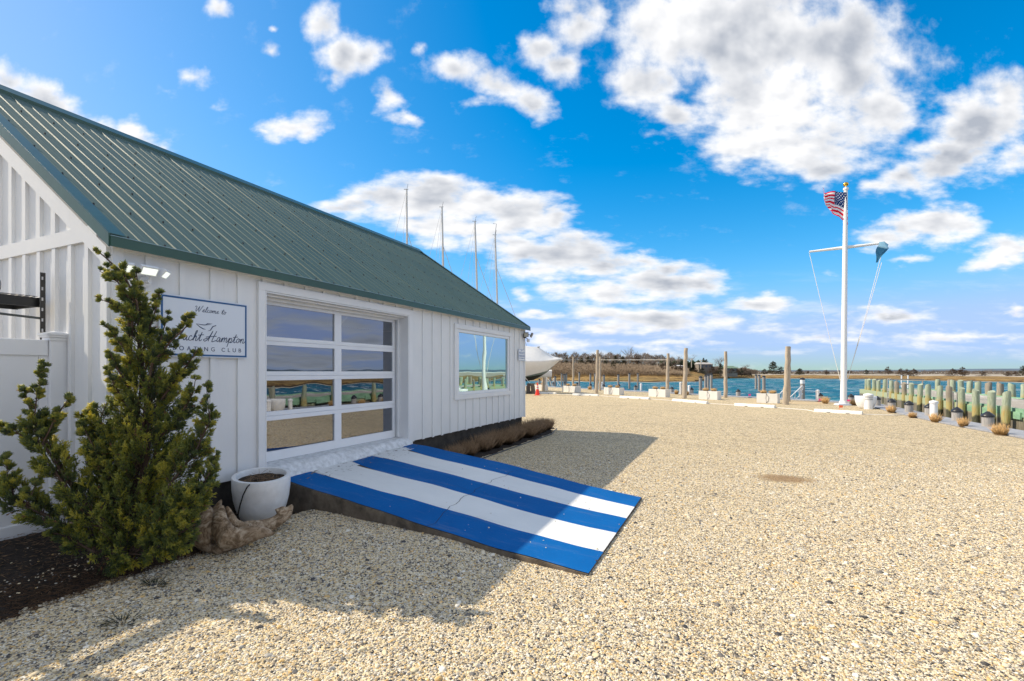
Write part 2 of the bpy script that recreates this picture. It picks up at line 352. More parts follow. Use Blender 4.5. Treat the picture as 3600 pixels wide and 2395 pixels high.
def m_leaf(t):
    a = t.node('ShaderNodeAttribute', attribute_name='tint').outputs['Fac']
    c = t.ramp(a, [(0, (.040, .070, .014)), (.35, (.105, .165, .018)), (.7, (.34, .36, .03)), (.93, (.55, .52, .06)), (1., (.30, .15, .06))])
    df_ = t.node('ShaderNodeBsdfDiffuse', {'Color': c}); tl = t.node('ShaderNodeBsdfTranslucent', {'Color': t.vm('MULTIPLY', c, (1.9, 1.75, 1.2))})
    gl = t.node('ShaderNodeBsdfGlossy', {'Color': (.8, .8, .8), 'Roughness': .45})
    m1 = t.node('ShaderNodeMixShader', {0: .55, 1: df_.outputs[0], 2: tl.outputs[0]})
    return t.node('ShaderNodeMixShader', {0: .08, 1: m1.outputs[0], 2: gl.outputs[0]})
LEAF = mat('juniper_leaf', m_leaf)
BARK = mat('bark', color=(.12, .08, .055), rough=.95, var=.5, vscale=20, bump=.01, bscale=60)
def m_drift(t):
    p = t.vm('MULTIPLY', t.co('Object'), (3, 3, 3)); w = t.noise(p, 1.2, 3, .5, col=True)
    gr = t.noise(t.vm('ADD', t.vm('MULTIPLY', t.co('Object'), (14, 5, 4)), t.vm('MULTIPLY', w, (9, 9, 9))), 1.2, 5, .6)
    n = t.noise(p, 1., 4, .6)
    c = t.ramp(gr, [(0, (.05, .03, .018)), (.40, (.17, .11, .06)), (.52, (.34, .24, .15)), (.66, (.54, .43, .31))])
    c = t.mix(t.mapr(n, .45, .7, 0, .65), c, (.17, .11, .06))
    b = t.node('ShaderNodeBump', {'Strength': 1., 'Distance': .010, 'Height': gr})
    return t.node('ShaderNodeBsdfPrincipled', {'Base Color': c, 'Roughness': .85, 'Normal': b.outputs[0]})
DRIFT = mat('driftwood', m_drift)
POT = mat('glazed_white_pot', color=(.80, .80, .80), rough=.35, var=.12, vscale=9, bump=.0008, bscale=90)
SOIL = mat('potting_soil', color=(.05, .035, .022), rough=1, var=.7, vscale=25, bump=.03, bscale=60)
STRAW = mat('dry_grass', color=(.60, .38, .16), rough=.8, var=.5, vscale=20)
STRAWD = mat('brown_dry_grass', color=(.30, .19, .105), rough=.9, var=.5, vscale=20)
def m_pole(t):
    p = t.co('Object'); n = t.noise(t.vm('MULTIPLY', p, (14, 14, .9)), 1.5, 6, .7)
    c = t.ramp(n, [(.25, (.20, .17, .14)), (.5, (.42, .35, .27)), (.75, (.58, .49, .37))])
    return t.node('ShaderNodeBsdfPrincipled', {'Base Color': c, 'Roughness': .85, 'Normal': t.node('ShaderNodeBump', {'Distance': .015, 'Height': n}).outputs[0]})
POLE = mat('weathered_pole_wood', m_pole)
def m_pile(t):
    p = t.co('Object'); z = t.node('ShaderNodeSeparateXYZ', {0: p}).outputs[2]
    n = t.noise(t.vm('MULTIPLY', p, (10, 10, 2.2)), 1.4, 6, .7); n2 = t.noise(p, 2.5, 4, .6)
    zz = t.m('ADD', z, t.m('MULTIPLY', t.m('SUBTRACT', n2, .5), .5))
    g = t.mix(t.mapr(n, .3, .7), (.21, .25, .17), (.43, .48, .36))
    rnd = t.node('ShaderNodeObjectInfo').outputs['Random']
    g = t.mix(t.mapr(rnd, .72, .78), g, t.mix(t.mapr(n, .3, .7), (.2, .17, .13), (.38, .33, .26)))
    o = t.mix(t.mapr(n, .35, .65), (.38, .38, .18), (.44, .30, .10))
    c = t.mix(t.mapr(zz, .52, .3), g, o)
    c = t.mix(t.mapr(zz, .02, -.06), c, t.mix(t.mapr(n, .4, .7), (.045, .045, .03), (.12, .12, .07)))
    c = t.mix(t.mapr(zz, -.5, -.62), c, (.30, .31, .18))
    return t.node('ShaderNodeBsdfPrincipled', {'Base Color': c, 'Roughness': .85, 'Normal': t.node('ShaderNodeBump', {'Distance': .02, 'Height': n}).outputs[0]})
PILE = mat('green_treated_piling', m_pile)
WALE = mat('green_treated_timber', color=(.24, .42, .27), rough=.8, var=.35, vscale=6, stretch=(1, .3, 1), bump=.004)
def m_bulk(t):
    p = t.co('Object'); n = t.noise(t.vm('MULTIPLY', p, (1, 14, 1.2)), 2, 5, .7); z = t.node('ShaderNodeSeparateXYZ', {0: p}).outputs[2]
    c = t.mix(t.mapr(n, .35, .7), (.09, .075, .055), (.26, .23, .17)); c = t.mix(t.mapr(t.m('ADD', z, t.m('MULTIPLY', n, .3)), .2, .12), (.34, .38, .24), c)
    return t.node('ShaderNodeBsdfPrincipled', {'Base Color': c, 'Roughness': .9})
BULK = mat('bulkhead_planks', m_bulk)
DECK = mat('grey_deck_boards', color=(.34, .35, .38), rough=.8, var=.2, vscale=8, stretch=(1, 1, 1))
DECKW = mat('weathered_timber', color=(.26, .25, .24), rough=.9, var=.3, vscale=6)
VSLEEVE = mat('grey_brown_sleeve', color=(.33, .285, .25), rough=.6, var=.12)
CAP = mat('black_plastic_cap', color=(.02, .021, .025), rough=.35)
def m_water(t):
    p = t.pos(); pw = t.vm('MULTIPLY', p, (1, 1, 1))
    rp_ = t.node('ShaderNodeVectorRotate', {'Vector': p, 'Angle': -.6}, rotation_type='Z_AXIS').outputs[0]; n = t.noise(t.vm('MULTIPLY', rp_, (.35, 1.3, 1)), .55, 7, .72); n2 = t.noise(pw, .05, 4, .6)
    c = t.mix(t.mapr(n2, .35, .65), (.003, .085, .17), (.008, .125, .165))
    c = t.mix(t.mapr(n, .47, .60, 0, .75), c, (.02, .21, .28)); c = t.mix(t.mapr(n, .46, .38, 0, .6), c, (.0, .035, .09))
    dist = t.vm('LENGTH', p)
    cap = t.mapr(t.noise(t.vm('MULTIPLY', rp_, (.25, 1., 1)), .8, 6, .7), .575, .61)
    c = t.mix(t.m('MULTIPLY', cap, .8), c, (.7, .75, .78))
    b = t.node('ShaderNodeBump', {'Strength': 1., 'Distance': .55, 'Height': t.noise(pw, 1.1, 6, .62)})
    return t.node('ShaderNodeBsdfPrincipled', {'Base Color': c, 'Roughness': .45, 'Specular IOR Level': .07, 'IOR': 1.33, 'Normal': b.outputs[0]})
WATER = mat('choppy_water', m_water)
def m_marsh(t):
    p = t.pos(); n = t.noise(p, .3, 8, .8); m2 = t.noise(t.vm('MULTIPLY', p, (.03, .03, 1)), 1., 4, .6)
    c = t.ramp(n, [(.36, (.06, .035, .02)), (.46, (.20, .12, .05)), (.54, (.40, .26, .10)), (.66, (.24, .18, .07))])
    c = t.mix(t.mapr(m2, .5, .65, 0, .6), c, (.17, .14, .06))
    z = t.node('ShaderNodeSeparateXYZ', {0: p}).outputs[2]
    c = t.mix(t.mapr(z, -.55, -.68), c, (.08, .055, .035)); c = t.mix(t.mapr(z, -.78, -.86), c, (.52, .45, .34))
    return t.node('ShaderNodeBsdfPrincipled', {'Base Color': c, 'Roughness': 1., 'Specular IOR Level': .1, 'Normal': t.node('ShaderNodeBump', {'Distance': .6, 'Height': n}).outputs[0]})
MARSH = mat('salt_marsh_grass', m_marsh)
DUNE = mat('dune_ground', color=(.42, .36, .28), rough=1, var=.5, vscale=.05, world=True)
SAND = mat('white_sand', color=(.74, .70, .62), rough=1, var=.15, vscale=.02, world=True)
HILLM = mat('hazy_woodland', color=(.10, .145, .20), rough=1, var=.3, vscale=.008, world=True)  # blue-grey distance haze is put into the hill colour
TWIG = mat('bare_twigs', color=(.30, .25, .21), rough=.9, var=.3, vscale=.6)
BRUSH = mat('tan_brush', color=(.33, .245, .165), rough=.95, var=.4, vscale=.5)
CEDAR = mat('dark_cedar', color=(.055, .055, .025), rough=.9, var=.45, vscale=1.5)
CEDARB = mat('brown_cedar', color=(.10, .062, .035), rough=.9, var=.45, vscale=1.5)
HEDGE = mat('green_hedge_leaf', color=(.035, .06, .022), rough=.9, var=.4, vscale=1.5)
MAST = mat('mast_alloy', color=(.55, .53, .49), rough=.4, metal=.4)
GELWHITE = mat('gloss_white', color=(.80, .80, .80), rough=.3)
WRAP = mat('white_shrink_wrap', color=(.80, .79, .77), rough=.45, var=.05, bump=.02, bscale=2)
HULLM = mat('dark_antifouling', color=(.022, .024, .018), rough=.6)
HULLG = mat('grey_green_boot', color=(.16, .21, .19), rough=.5)
ROPE = mat('white_rope', color=(.75, .73, .68), rough=.8)
NAVY = mat('navy_ink', color=(.012, .035, .10), rough=.5)
SIGNB = mat('sign_white', color=(.70, .74, .80), rough=.35)
SIGNE = mat('sign_blue_edge', color=(.01, .09, .25), rough=.35)

# ------------------------------------------------------------------ ground, water, marsh, hills
EDGE = [(-60, 78), (-30, 57), (-18.4, 48.9), (-8.2, 41.2), (-.7, 35.6), (4.2, 31.9), (6.0, 30.2), (6.15, 22.0), (6.3, 19.8), (6.7, 16.5), (7.0, 8), (7.2, -6), (7.2, -30)]
gb = MB(); poly = EDGE+[(-70, -30), (-90, 40)]
gb.prism([(x, y) for x, y in reversed(poly)], -.9, 0.)
# top sheet as a fan is fine: flat
tag(gb.build('gravel_ground', GRAVEL), kind='structure')
wb = MB(); wb.add([(-6000, -2500, -.9), (6000, -2500, -.9), (6000, 6000, -.9), (-6000, 6000, -.9)], [(0, 1, 2, 3)])
tag(wb.build('water', WATER), kind='structure')
def pdir(az, r, z): return W(math.sin(az)*r, math.cos(az)*r, z)
def shore(az):
    px = 1800+F*math.tan(az) if az < 1.2 else 9999
    pts = [(-9999, 200), (1500, 150), (1900, 128), (2060, 120), (2300, 114), (2420, 116), (2465, 122), (2500, 160), (2560, 182), (2750, 172), (2980, 160), (3050, 158), (3200, 135), (3400, 125), (3600, 112), (3780, 62), (9999, 48)]
    for (a, ya), (b, yb) in zip(pts, pts[1:]):
        if a <= px <= b: y = ya+(yb-ya)*(px-a)/(b-a); break
    return y/math.cos(az) if az < .9 else y/math.cos(.9)
rng = random.Random(5)
NA = 260; azs = [R(-62)+(R(165)+R(62))*i/NA for i in range(NA+1)]
def hillf(az):
    px = 1800+F*math.tan(az) if az < 1.2 else 9999
    return max(0., min(1., (2620-px)/160.))
RS = [-14, -2, 0, 1.2, 2.5, 8, 16, 26, 38, 50, 64, 80, 100, 130, 170, 230, 320, 480, 600, 700, 1000, 1300]
vs = []; 
for i, az in enumerate(azs):
    sh = shore(az)+2.5*math.sin(i*.9)+1.5*math.sin(i*2.3); h = hillf(az)
    for k, s in enumerate(RS):
        z = np.interp(s, [-14, 0, 1.2, 2.5, 16, 50, 100, 170, 1300], [-2, -.92, -.80, -.5, -.42, -.35, -.3, -.1, 0.])
        z += h*np.interp(s, [0, 16, 38, 64, 100, 170, 400], [0, .35, 1., 2.2, 4.2, 5., 2.])
        if s > 2: z += .12*math.sin(i*1.7+k*2.1)
        vs.append(pdir(az, sh+s, z))
def strip(k0, k1, name, m):
    b = MB(); n = len(RS); b.v = []; idx = {}
    for i in range(NA+1):
        for k in range(k0, k1+1): idx[(i, k)] = len(b.v); b.v.append(tuple(vs[i*n+k]))
    for i in range(NA):
        for k in range(k0, k1): b.f.append((idx[i, k], idx[i, k+1], idx[i+1, k+1], idx[i+1, k])); b.mi.append(0)
    return tag(b.build(name, m, smooth=True), kind='structure')
strip(0, 12, 'marsh', MARSH); strip(12, 18, 'dune_terrain', DUNE); strip(18, 21, 'sand_spit', SAND)
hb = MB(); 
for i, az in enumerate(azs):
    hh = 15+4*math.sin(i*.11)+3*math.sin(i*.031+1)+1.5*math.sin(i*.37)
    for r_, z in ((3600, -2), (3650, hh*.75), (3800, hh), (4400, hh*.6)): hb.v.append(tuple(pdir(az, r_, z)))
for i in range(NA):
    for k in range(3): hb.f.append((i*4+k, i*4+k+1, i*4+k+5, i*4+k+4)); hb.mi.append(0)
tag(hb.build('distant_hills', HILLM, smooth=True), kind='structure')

def sst(v_): v_ = max(0., min(1., v_)); return v_*v_*(3-2*v_)
def gz(x, y):
    m_ = .10*sst((-1.45-x)/1.3)*sst((x+4.72)/.25)*sst((y-2.7)/1.1)*sst((7.2-y)/.6)
    return m_+.006*(1+math.sin(x*1.7+1.1*math.sin(y*.9))*math.sin(y*1.3+x*.4))
gm_ = MB(); gxs = list(np.arange(-4.7, 6.05, .18)); gys = list(np.arange(-2.5, 27.5, .18))
for x in gxs:
    for y in gys: e_ = min(1, (6.0-x)/.6, (x+4.7)/.3, (27-y)/4, (y+2.5)/.4); gm_.v.append((x, y, (gz(x, y)+.004)*max(0, e_)-.003))
for i in range(len(gxs)-1):
    for j in range(len(gys)-1): a_ = i*len(gys)+j; gm_.f.append((a_, a_+len(gys), a_+len(gys)+1, a_+1)); gm_.mi.append(0)
tag(gm_.build('gravel_surface', GRAVEL, smooth=True), kind='structure')
# mulch beds
def bed(name, x0, x1f, t0, t1, zf, nt=80, nx=14):
    b = MB(); rg = random.Random(3)
    for i in range(nt+1):
        tt = t0+(t1-t0)*i/nt; xe = x1f(tt)+.05*math.sin(tt*5.1)+.035*math.sin(tt*13.7)+rg.uniform(-.02, .02)
        for k in range(nx+1):
            x = x0+(xe-x0)*k/nx; z = zf(x, tt, xe)+(rg.uniform(-.012, .012) if k < nx else 0); b.v.append((x, tt, z))
    for i in range(nt):
        for k in range(nx): b.f.append((i*(nx+1)+k, i*(nx+1)+k+1, (i+1)*(nx+1)+k+1, (i+1)*(nx+1)+k)); b.mi.append(0)
    return tag(b.build(name, MULCH, smooth=True), kind='structure')
bed('mulch_bed', -8.5, lambda t_: -4.47-(.14*sst((t_-3.)/.8)), -1.5, 4.15, lambda x, t_, xe: -.02+min(.24, max(0, (xe-x)*.2)), nt=90, nx=20)
bed('planting_bed', -5.12, lambda t_: -4.43 if t_ < 12.2 else -4.43-(t_-12.2)*.25, 6.6, 13.6, lambda x, t_, xe: -.015+min(.05, (xe-x)*.3), nt=80, nx=6)
e = MB(); e.tube([(-4.42, 7, .012), (-4.40, 9, .015), (-4.41, 12.2, .015), (-4.72, 13.5, .012)], .012, 6)
tag(e.build('bed_edging', BLACK), 'thin black edging strip between the grass bed and the gravel', 'edging')

# ------------------------------------------------------------------ the clubhouse
XW, T0, T1, ZS, ZE = -5.1, 2.42, 11.95, .485, 2.86
XR, XB = -8.63, -12.16; SL = 2.48/3.66; ZR = 5.39
club = empty('clubhouse', (0, 0, 0), 'white board and batten clubhouse with green metal roof', 'building')
w = MB()
DO0, DO1, DZ = 3.97, 6.78, 2.677
WO0, WO1, WZ0, WZ1 = 8.42, 10.92, 1.25, 2.56
for a, b, z0, z1 in ((T0+.1, DO0, ZS, ZE), (DO0, DO1, DZ, ZE), (DO1, WO0, ZS, ZE), (WO0, WO1, ZS, WZ0), (WO0, WO1, WZ1, ZE), (WO1, T1-.1, ZS, ZE)):
    w.box((XW-.1, a, z0), (XW, b, z1))
BT = .02
def batf(t0_, z0, z1): w.box((XW, t0_-.055, z0), (XW+BT, t0_, z1))
rg = random.Random(1)
for k in range(5):
    tt = 2.747+.3117*k
    if tt < 3.80: batf(tt, ZS-rg.uniform(0, .015), ZE)
tt = 3.685+.3117
while tt < 6.8: batf(tt, DZ+.102, ZE-.004); tt += .3117
k = 0
while True:
    tt = 6.95+.3117*k; k += 1
    if tt > T1-.06: break
    if tt-.055 > 8.30 and tt < 11.04:
        batf(tt, ZS-rg.uniform(0, .015), 1.122); batf(tt, 2.687, ZE)
    elif tt > 8.25 and tt-.055 < 8.30: batf(8.29, ZS, ZE)
    elif tt-.055 < 11.04 < tt: batf(11.10, ZS, ZE)
    else: batf(tt, ZS-rg.uniform(0, .015), ZE)
w.box((XW, T0, ZS-.01), (XW+BT+.004, T0+.09, ZE)); w.box((XW, T1-.05, ZS-.01), (XW+BT+.004, T1, ZE))
w.box((XW+.0, T0+.092, ZE-.045), (XW+BT+.012, T1-.052, ZE-.002))
# gable walls
for tg, s in ((T0, -1), (T1, 1)):
    y0, y1 = (tg, tg+.1) if s < 0 else (tg-.1, tg)
    zr = ZE+(XW-XR)*SL
    pl_ = [(XW, ZS), (XW, ZE), (XR, zr), (XB, ZE), (XB, ZS)]
    w.add([(x, y0, z) for x, z in pl_]+[(x, y1, z) for x, z in pl_], [(0, 1, 2, 3, 4), (9, 8, 7, 6, 5)]+[(i, (i+1) % 5, 5+(i+1) % 5, 5+i) for i in range(5)])
yb = T0
BP = .03
w.box((XB, yb-BP-.003, 2.92), (XW-.17, yb, 3.06))
x = XW-.32
while x > XB:
    zt = ZE+(XW-x)*SL-.17 if x > XR else ZE+(x-XB)*SL-.17
    w.box((x-.065, yb-BP, ZS), (x, yb, 2.918)); 
    if zt > 3.12: w.box((x-.065, yb-BP, 3.062), (x, yb, zt))
    x -= .30
w.box((XW-.09, yb-BP-.004, ZS), (XW-.001, yb, ZE-.213))
# rake trim boards
for xa, xb_ in ((XW, XR), (XB, XR)):
    za = ZE-.01; zb = ZE+(XW-XR)*SL
    vv = [(xa, za-.02), (xb_, zb-.02), (xb_, zb-.2), (xa, za-.2)]
    yy = (yb-BP-.008, yb)
    w.add([(p, yy[0], z) for p, z in vv]+[(p, yy[1], z) for p, z in vv], [(0, 1, 2, 3), (7, 6, 5, 4)]+[(i, (i+1) % 4, 4+(i+1) % 4, 4+i) for i in range(4)])
w.box((XB, T0+.1, ZS), (XB+.1, T1-.1, ZE))
w.build('wall', PAINT, club)
fb_ = MB(); fb_.box((XB+.05, T0+.05, -.1), (XW-.05, 3.9, ZS-.002)); fb_.box((XB+.05, 3.9, -.1), (XW-.06, T1-.05, ZS-.002)); fb_.build('foundation', CONC, club)
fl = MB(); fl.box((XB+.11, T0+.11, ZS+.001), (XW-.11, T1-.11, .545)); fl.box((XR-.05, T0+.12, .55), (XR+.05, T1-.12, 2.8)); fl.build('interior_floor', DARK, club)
# roof
XE = -4.97; RT0, RT1 = 2.35, 12.03; ZTE = 2.90
rf = MB()
def rz(x): return ZTE+(XE-x)*SL if x > XR else ZTE+(x-(2*XR-XE))*SL
xe2 = 2*XR-XE
step = .155; prof = []
tt = RT0+.1; ks = 0
prof.append((RT0, 0))
while tt < RT1-.05:
    hgt = .013 if ks % 6 == 3 else .008
    prof += [(tt-.012, 0), (tt-.005, hgt), (tt+.005, hgt), (tt+.012, 0)]
    prof += [(tt+.066, 0), (tt+.072, .0015), (tt+.082, .0015), (tt+.088, 0)]
    tt += step; ks += 1
prof.append((RT1, 0))
nx_ = -SL/math.hypot(1, SL)
for (xa, xb_) in ((XE, XR), (xe2, XR)):
    o = len(rf.v)
    for i in range(9):
        x = xa+(xb_-xa)*i/8
        for (tq, hq) in prof: rf.v.append((x, tq, rz(x)+hq*1.2))
    n = len(prof)
    for i in range(8):
        for j in range(n-1):
            q4 = (o+i*n+j, o+i*n+j+1, o+(i+1)*n+j+1, o+(i+1)*n+j)
            rf.f.append(q4 if xa > XR else q4[::-1]); rf.mi.append(0)
roof = rf.build('roof', ROOF, club)
sf = MB()   # roof deck below the metal and the soffit
for xa in (XE, xe2):
    s_ = 1 if xa > XR else -1
    vv = [(xa-s_*.02, rz(xa)-.02), (XR, ZR-.01), (XR, ZR-.06), (xa-s_*.02, rz(xa)-.055)]
    sf.add([(p, RT0+.01, z) for p, z in vv]+[(p, RT1-.01, z) for p, z in vv], [(0, 1, 2, 3), (7, 6, 5, 4)]+[(i, (i+1) % 4, 4+(i+1) % 4, 4+i) for i in range(4)])
sf.build('roof_deck', TRIM, club)
for xa in (XE, xe2):
    s_ = 1 if xa > XR else -1; fg = MB()
    fg.box((min(xa, xa+s_*.012), RT0, rz(xa)-.085), (max(xa, xa+s_*.012), RT1, rz(xa)+.004)); fg.build('fascia', GREEN, roof)
lp = MB(); lp.box((XE-.02, RT0, ZTE+.006), (XE+.016, RT1, ZTE+.012)); lp.build('drip_edge', mat('pale_drip_edge', color=(.25, .38, .42), rough=.3), roof)
for tg, s in ((RT0, -1), (RT1, 1)):
    for xa in (XE, xe2):
        y0, y1 = (tg-.012, tg) if s < 0 else (tg, tg+.012); rk = MB()
        vv = [(xa, rz(xa)+.028), (XR, ZR+.028), (XR, ZR-.09), (xa, rz(xa)-.09)]
        rk.add([(p, y0, z) for p, z in vv]+[(p, y1, z) for p, z in vv], [(0, 1, 2, 3), (7, 6, 5, 4)]+[(i, (i+1) % 4, 4+(i+1) % 4, 4+i) for i in range(4)])
        ya, yb2 = (tg, tg+.12) if s < 0 else (tg-.12, tg)
        vv = [(xa, rz(xa)+.030), (XR, ZR+.030), (XR, ZR+.024), (xa, rz(xa)+.024)]
        rk.add([(p, ya, z) for p, z in vv]+[(p, yb2, z) for p, z in vv], [(0, 1, 2, 3), (7, 6, 5, 4)]+[(i, (i+1) % 4, 4+(i+1) % 4, 4+i) for i in range(4)])
        rk.build('rake_flashing', GREEN, roof)
rc = MB(); rc.add([(XR+.16, RT0-.01, ZR-.105+.032), (XR, RT0-.01, ZR+.05), (XR-.16, RT0-.01, ZR-.105+.032), (XR+.16, RT1+.01, ZR-.105+.032), (XR, RT1+.01, ZR+.05), (XR-.16, RT1+.01, ZR-.105+.032),
    (XR+.16, RT0-.01, ZR-.125), (XR-.16, RT0-.01, ZR-.125), (XR+.16, RT1+.01, ZR-.125), (XR-.16, RT1+.01, ZR-.125)], [(0, 3, 4, 1), (1, 4, 5, 2), (0, 6, 8, 3), (2, 5, 9, 7), (0, 1, 2, 7, 6), (3, 8, 9, 5, 4)])
rc.build('ridge_cap', GREEN, roof)
sc = MB(); 
for row in range(7):
    x = XE-.03-row*.58
    kk = 0; tt = RT0+.155
    while tt < RT1-.1:
        z = rz(x); sc.box((x-.006, tt-.006, z), (x+.006, tt+.006, z+.02)); tt += .31; kk += 1
sc.build('screw_rows', BLACK, roof)['kind'] = 'stuff'
# door trim, door, panes
dt = MB()
dt.box((XW, DO0-.09, ZS-.02), (XW+.035, DO0, DZ)); dt.box((XW, DO1, ZS-.03), (XW+.035, DO1+.105, DZ)); dt.box((XW, DO0-.09, DZ), (XW+.037, DO1+.105, DZ+.1))
dt.box((XW-.30, DO1-.02, .5), (XW+.032, DO1-.003, DZ-.003)); dt.box((XW-.30, DO0+.003, .5), (XW+.032, DO0+.02, DZ-.003)); dt.box((XW-.30, DO0+.02, DZ-.02), (XW+.03, DO1-.02, DZ-.003))
dt.box((XW-.19, DO1-.065, .57), (XW-.15, DO1-.021, DZ-.022)); dt.box((XW-.19, DO0+.021, DZ-.08), (XW-.15, DO1-.066, DZ-.022)); dt.box((XW-.13, DO0+.021, DZ-.045), (XW-.05, DO1-.021, DZ-.022))
dt.build('door_trim', TRIM, club, bevel=.003)
dr_ = MB(); XD = XW-.22
PT = [(4.10, 5.325), (5.461, 6.66)]; PZ = [(2.152, 2.556), (1.71, 2.044), (1.20, 1.593), (.69, 1.083)]
zs = [.565, .69, 1.083, 1.20, 1.593, 1.71, 2.044, 2.152, 2.556, 2.67]
for i in range(0, 10, 2):
    z0, z1 = zs[i], zs[i+1]
    if i in (2, 4, 6):
        zm = (z0+z1)/2; dr_.box((XD-.04, DO0+.01, z0), (XD, DO1-.01, zm-.002)); dr_.box((XD-.04, DO0+.01, zm+.002), (XD, DO1-.01, z1)); dr_.box((XD-.04, DO0+.01, zm-.002), (XD-.008, DO1-.01, zm+.002))
    else: dr_.box((XD-.04, DO0+.01, z0), (XD, DO1-.01, z1))
for z0, z1 in PZ:
    for a, b in ((DO0+.01, PT[0][0]), (PT[0][1], PT[1][0]), (PT[1][1], DO1-.01)): dr_.box((XD-.039, a, z0), (XD-.001, b, z1))
door = dr_.build('garage_door', VINYL, club, bevel=.002)
for a, b in PT:
    for z0, z1 in PZ:
        g_ = MB(); g_.add([(XD-.022, a, z0), (XD-.022, b, z0), (XD-.022, b, z1), (XD-.022, a, z1)], [(0, 1, 2, 3)]); g_.build('pane', PANE_D, door)
sl = MB(); sl.box((XD-.03, DO0+.01, .545), (XD-.01, DO1-.01, .564)); sl.build('door_seal', BLACK, door)
# window
wt = MB()
wt.box((XW, 8.297, 2.585), (XW+.035, 11.04, 2.684)); wt.box((XW, 8.297, 1.125), (XW+.035, 11.04, 1.225)); wt.box((XW, 8.297, 1.226), (XW+.033, 8.397, 2.584)); wt.box((XW, 10.94, 1.226), (XW+.033, 11.04, 2.584))
win = wt.build('window', TRIM, club, bevel=.003)
wf = MB()
for a, b, c_, d_ in ((8.40, 10.938, 2.519, 2.583), (8.40, 10.938, 1.228, 1.285), (8.40, 8.486, 1.286, 2.518), (10.85, 10.938, 1.286, 2.518)): wf.box((XW-.05, a, c_), (XW+.014, b, d_))
wf.build('window_frame', VINYL, win, bevel=.004)
g_ = MB(); g_.add([(XW-.02, 8.48, 1.28), (XW-.02, 10.86, 1.28), (XW-.02, 10.86, 2.53), (XW-.02, 8.48, 2.53)], [(0, 1, 2, 3)]); g_.build('pane', PANE_W, win)

# threshold and ramp
ramp = empty('entrance_ramp', (-3, 5.4, 0), 'sloping ramp painted in wide blue and white stripes before the garage door', 'ramp')
ramp.location = (0, 0, 0)
tb = [4.12, 4.56, 5.16, 5.70, 6.28, 6.78]; bb = [3.87, 4.40, 4.95, 5.49, 6.02, 6.51]
XT, XBm = -5.0, -1.08
PL = [(0, .405), (.09, .358), (.23, .303), (.39, .249), (.6, .158), (.78, .082), (.9, .054), (1., .03)]
PQ = [(0, .465), (.08, .448), (.24, .376), (.44, .296), (.63, .198), (.79, .113), (.92, .055), (1., .03)]
def prz(f, w=.5):
    a_, b_ = [float(np.interp(f, [p[0] for p in q_], [p[1] for p in q_])) for q_ in (PL, PQ)]
    return a_+(b_-a_)*w
rg = random.Random(8)
def edge_t(k, f): return tb[k]+(bb[k]-tb[k])*f+.012*math.sin(f*9+k*2)+.006*math.sin(f*31+k)
body = MB(); NS = 40; o = 0
for i in range(NS+1):
    f_ = i/NS; x = XT+(XBm-XT)*f_; a, b = edge_t(0, f_)-.012, edge_t(5, f_)+.012
    body.v += [(x, a, -.1), (x, a, prz(f_, 0)-.004), (x, b, prz(f_, 1)-.004), (x, b, -.1)]
for i in range(NS):
    for j in range(3): body.f.append((i*4+j, i*4+4+j, i*4+5+j, i*4+j+1)[::-1]); body.mi.append(0)
body.f += [(0, 1, 2, 3), (NS*4+3, NS*4+2, NS*4+1, NS*4)]; body.mi += [0, 0]
body.build('ramp_body', RAMPSIDE, ramp)
for k in range(5):
    s_ = MB(); st_ = [.010, 0, .022, 0, .010][k]
    for i in range(NS+1):
        f_ = st_+(1-st_)*i/NS; x = XT+(XBm-XT)*f_+(rg.uniform(-.006, .006) if i == NS else 0)
        a, b = edge_t(k, f_), edge_t(k+1, f_)
        if st_ and i < 6: a += .10*(1-i/6)*(0 if k == 0 else 1); b -= .03*(1-i/6)
        for j in range(5): s_.v.append((x+.0, a+(b-a)*j/4, prz(f_, (k+j/4)/5)+.004+rg.uniform(-.0008, .0008)))
    for i in range(NS):
        for j in range(4): s_.f.append((i*5+j, i*5+5+j, i*5+6+j, i*5+j+1)); s_.mi.append(0)
    o_ = s_.build('stripe', BLUE if k % 2 == 0 else WHITE, ramp, smooth=True)
    o_['label'] = 'blue painted stripe' if k % 2 == 0 else 'white painted stripe'
sb = MB()          # white underlay where the blue stripes stop short
for i in range(5):
    f_ = .07*i/4; x = XT+(XBm-XT)*f_; sb.v += [(x, edge_t(0, f_)+.02, prz(f_, 0)+.0005), (x, edge_t(5, f_)-.02, prz(f_, 1)+.0005)]
for i in range(4): sb.f.append((i*2, i*2+2, i*2+3, i*2+1)); sb.mi.append(0)
sb.build('stripe', WHITE, ramp)['label'] = 'white painted band along the threshold'
ck = MB(); P0 = (G((1540, 1888), .2).x, 0)
def crack(pts, wd_=.006):
    for (xa, ya), (xb_, yb2) in zip(pts, pts[1:]):
        za = prz((xa-XT)/(XBm-XT), (ya-4)/2.6)+.0065; zb = prz((xb_-XT)/(XBm-XT), (yb2-4)/2.6)+.0065
        dd = Vector((xb_-xa, yb2-ya, 0)).normalized(); nn = Vector((-dd.y, dd.x, 0))*wd_/2
        ck.add([(xa-nn.x, ya-nn.y, za), (xa+nn.x, ya+nn.y, za), (xb_+nn.x, yb2+nn.y, zb), (xb_-nn.x, yb2-nn.y, zb)], [(0, 3, 2, 1)])
pts = []; xx = -2.75
for i in range(27):
    yy = 3.97+.1*i; pts.append((xx, yy)); xx += rg.uniform(-.045, .038)
crack(pts); crack([(-3.3, 5.2), (-3.15, 5.24), (-3.0, 5.19), (-2.8, 5.25), (-2.7, 5.2)], .003)
ck.build('crack', mat('crack_dark', color=(.02, .02, .025), rough=1), ramp)
th = MB(); n = 60; rg = random.Random(4)
secs = [(-5.34, .562), (-5.2, .562), (-5.1, .556), (-5.04, .535), (-4.99, .475), (-4.94, .40)]
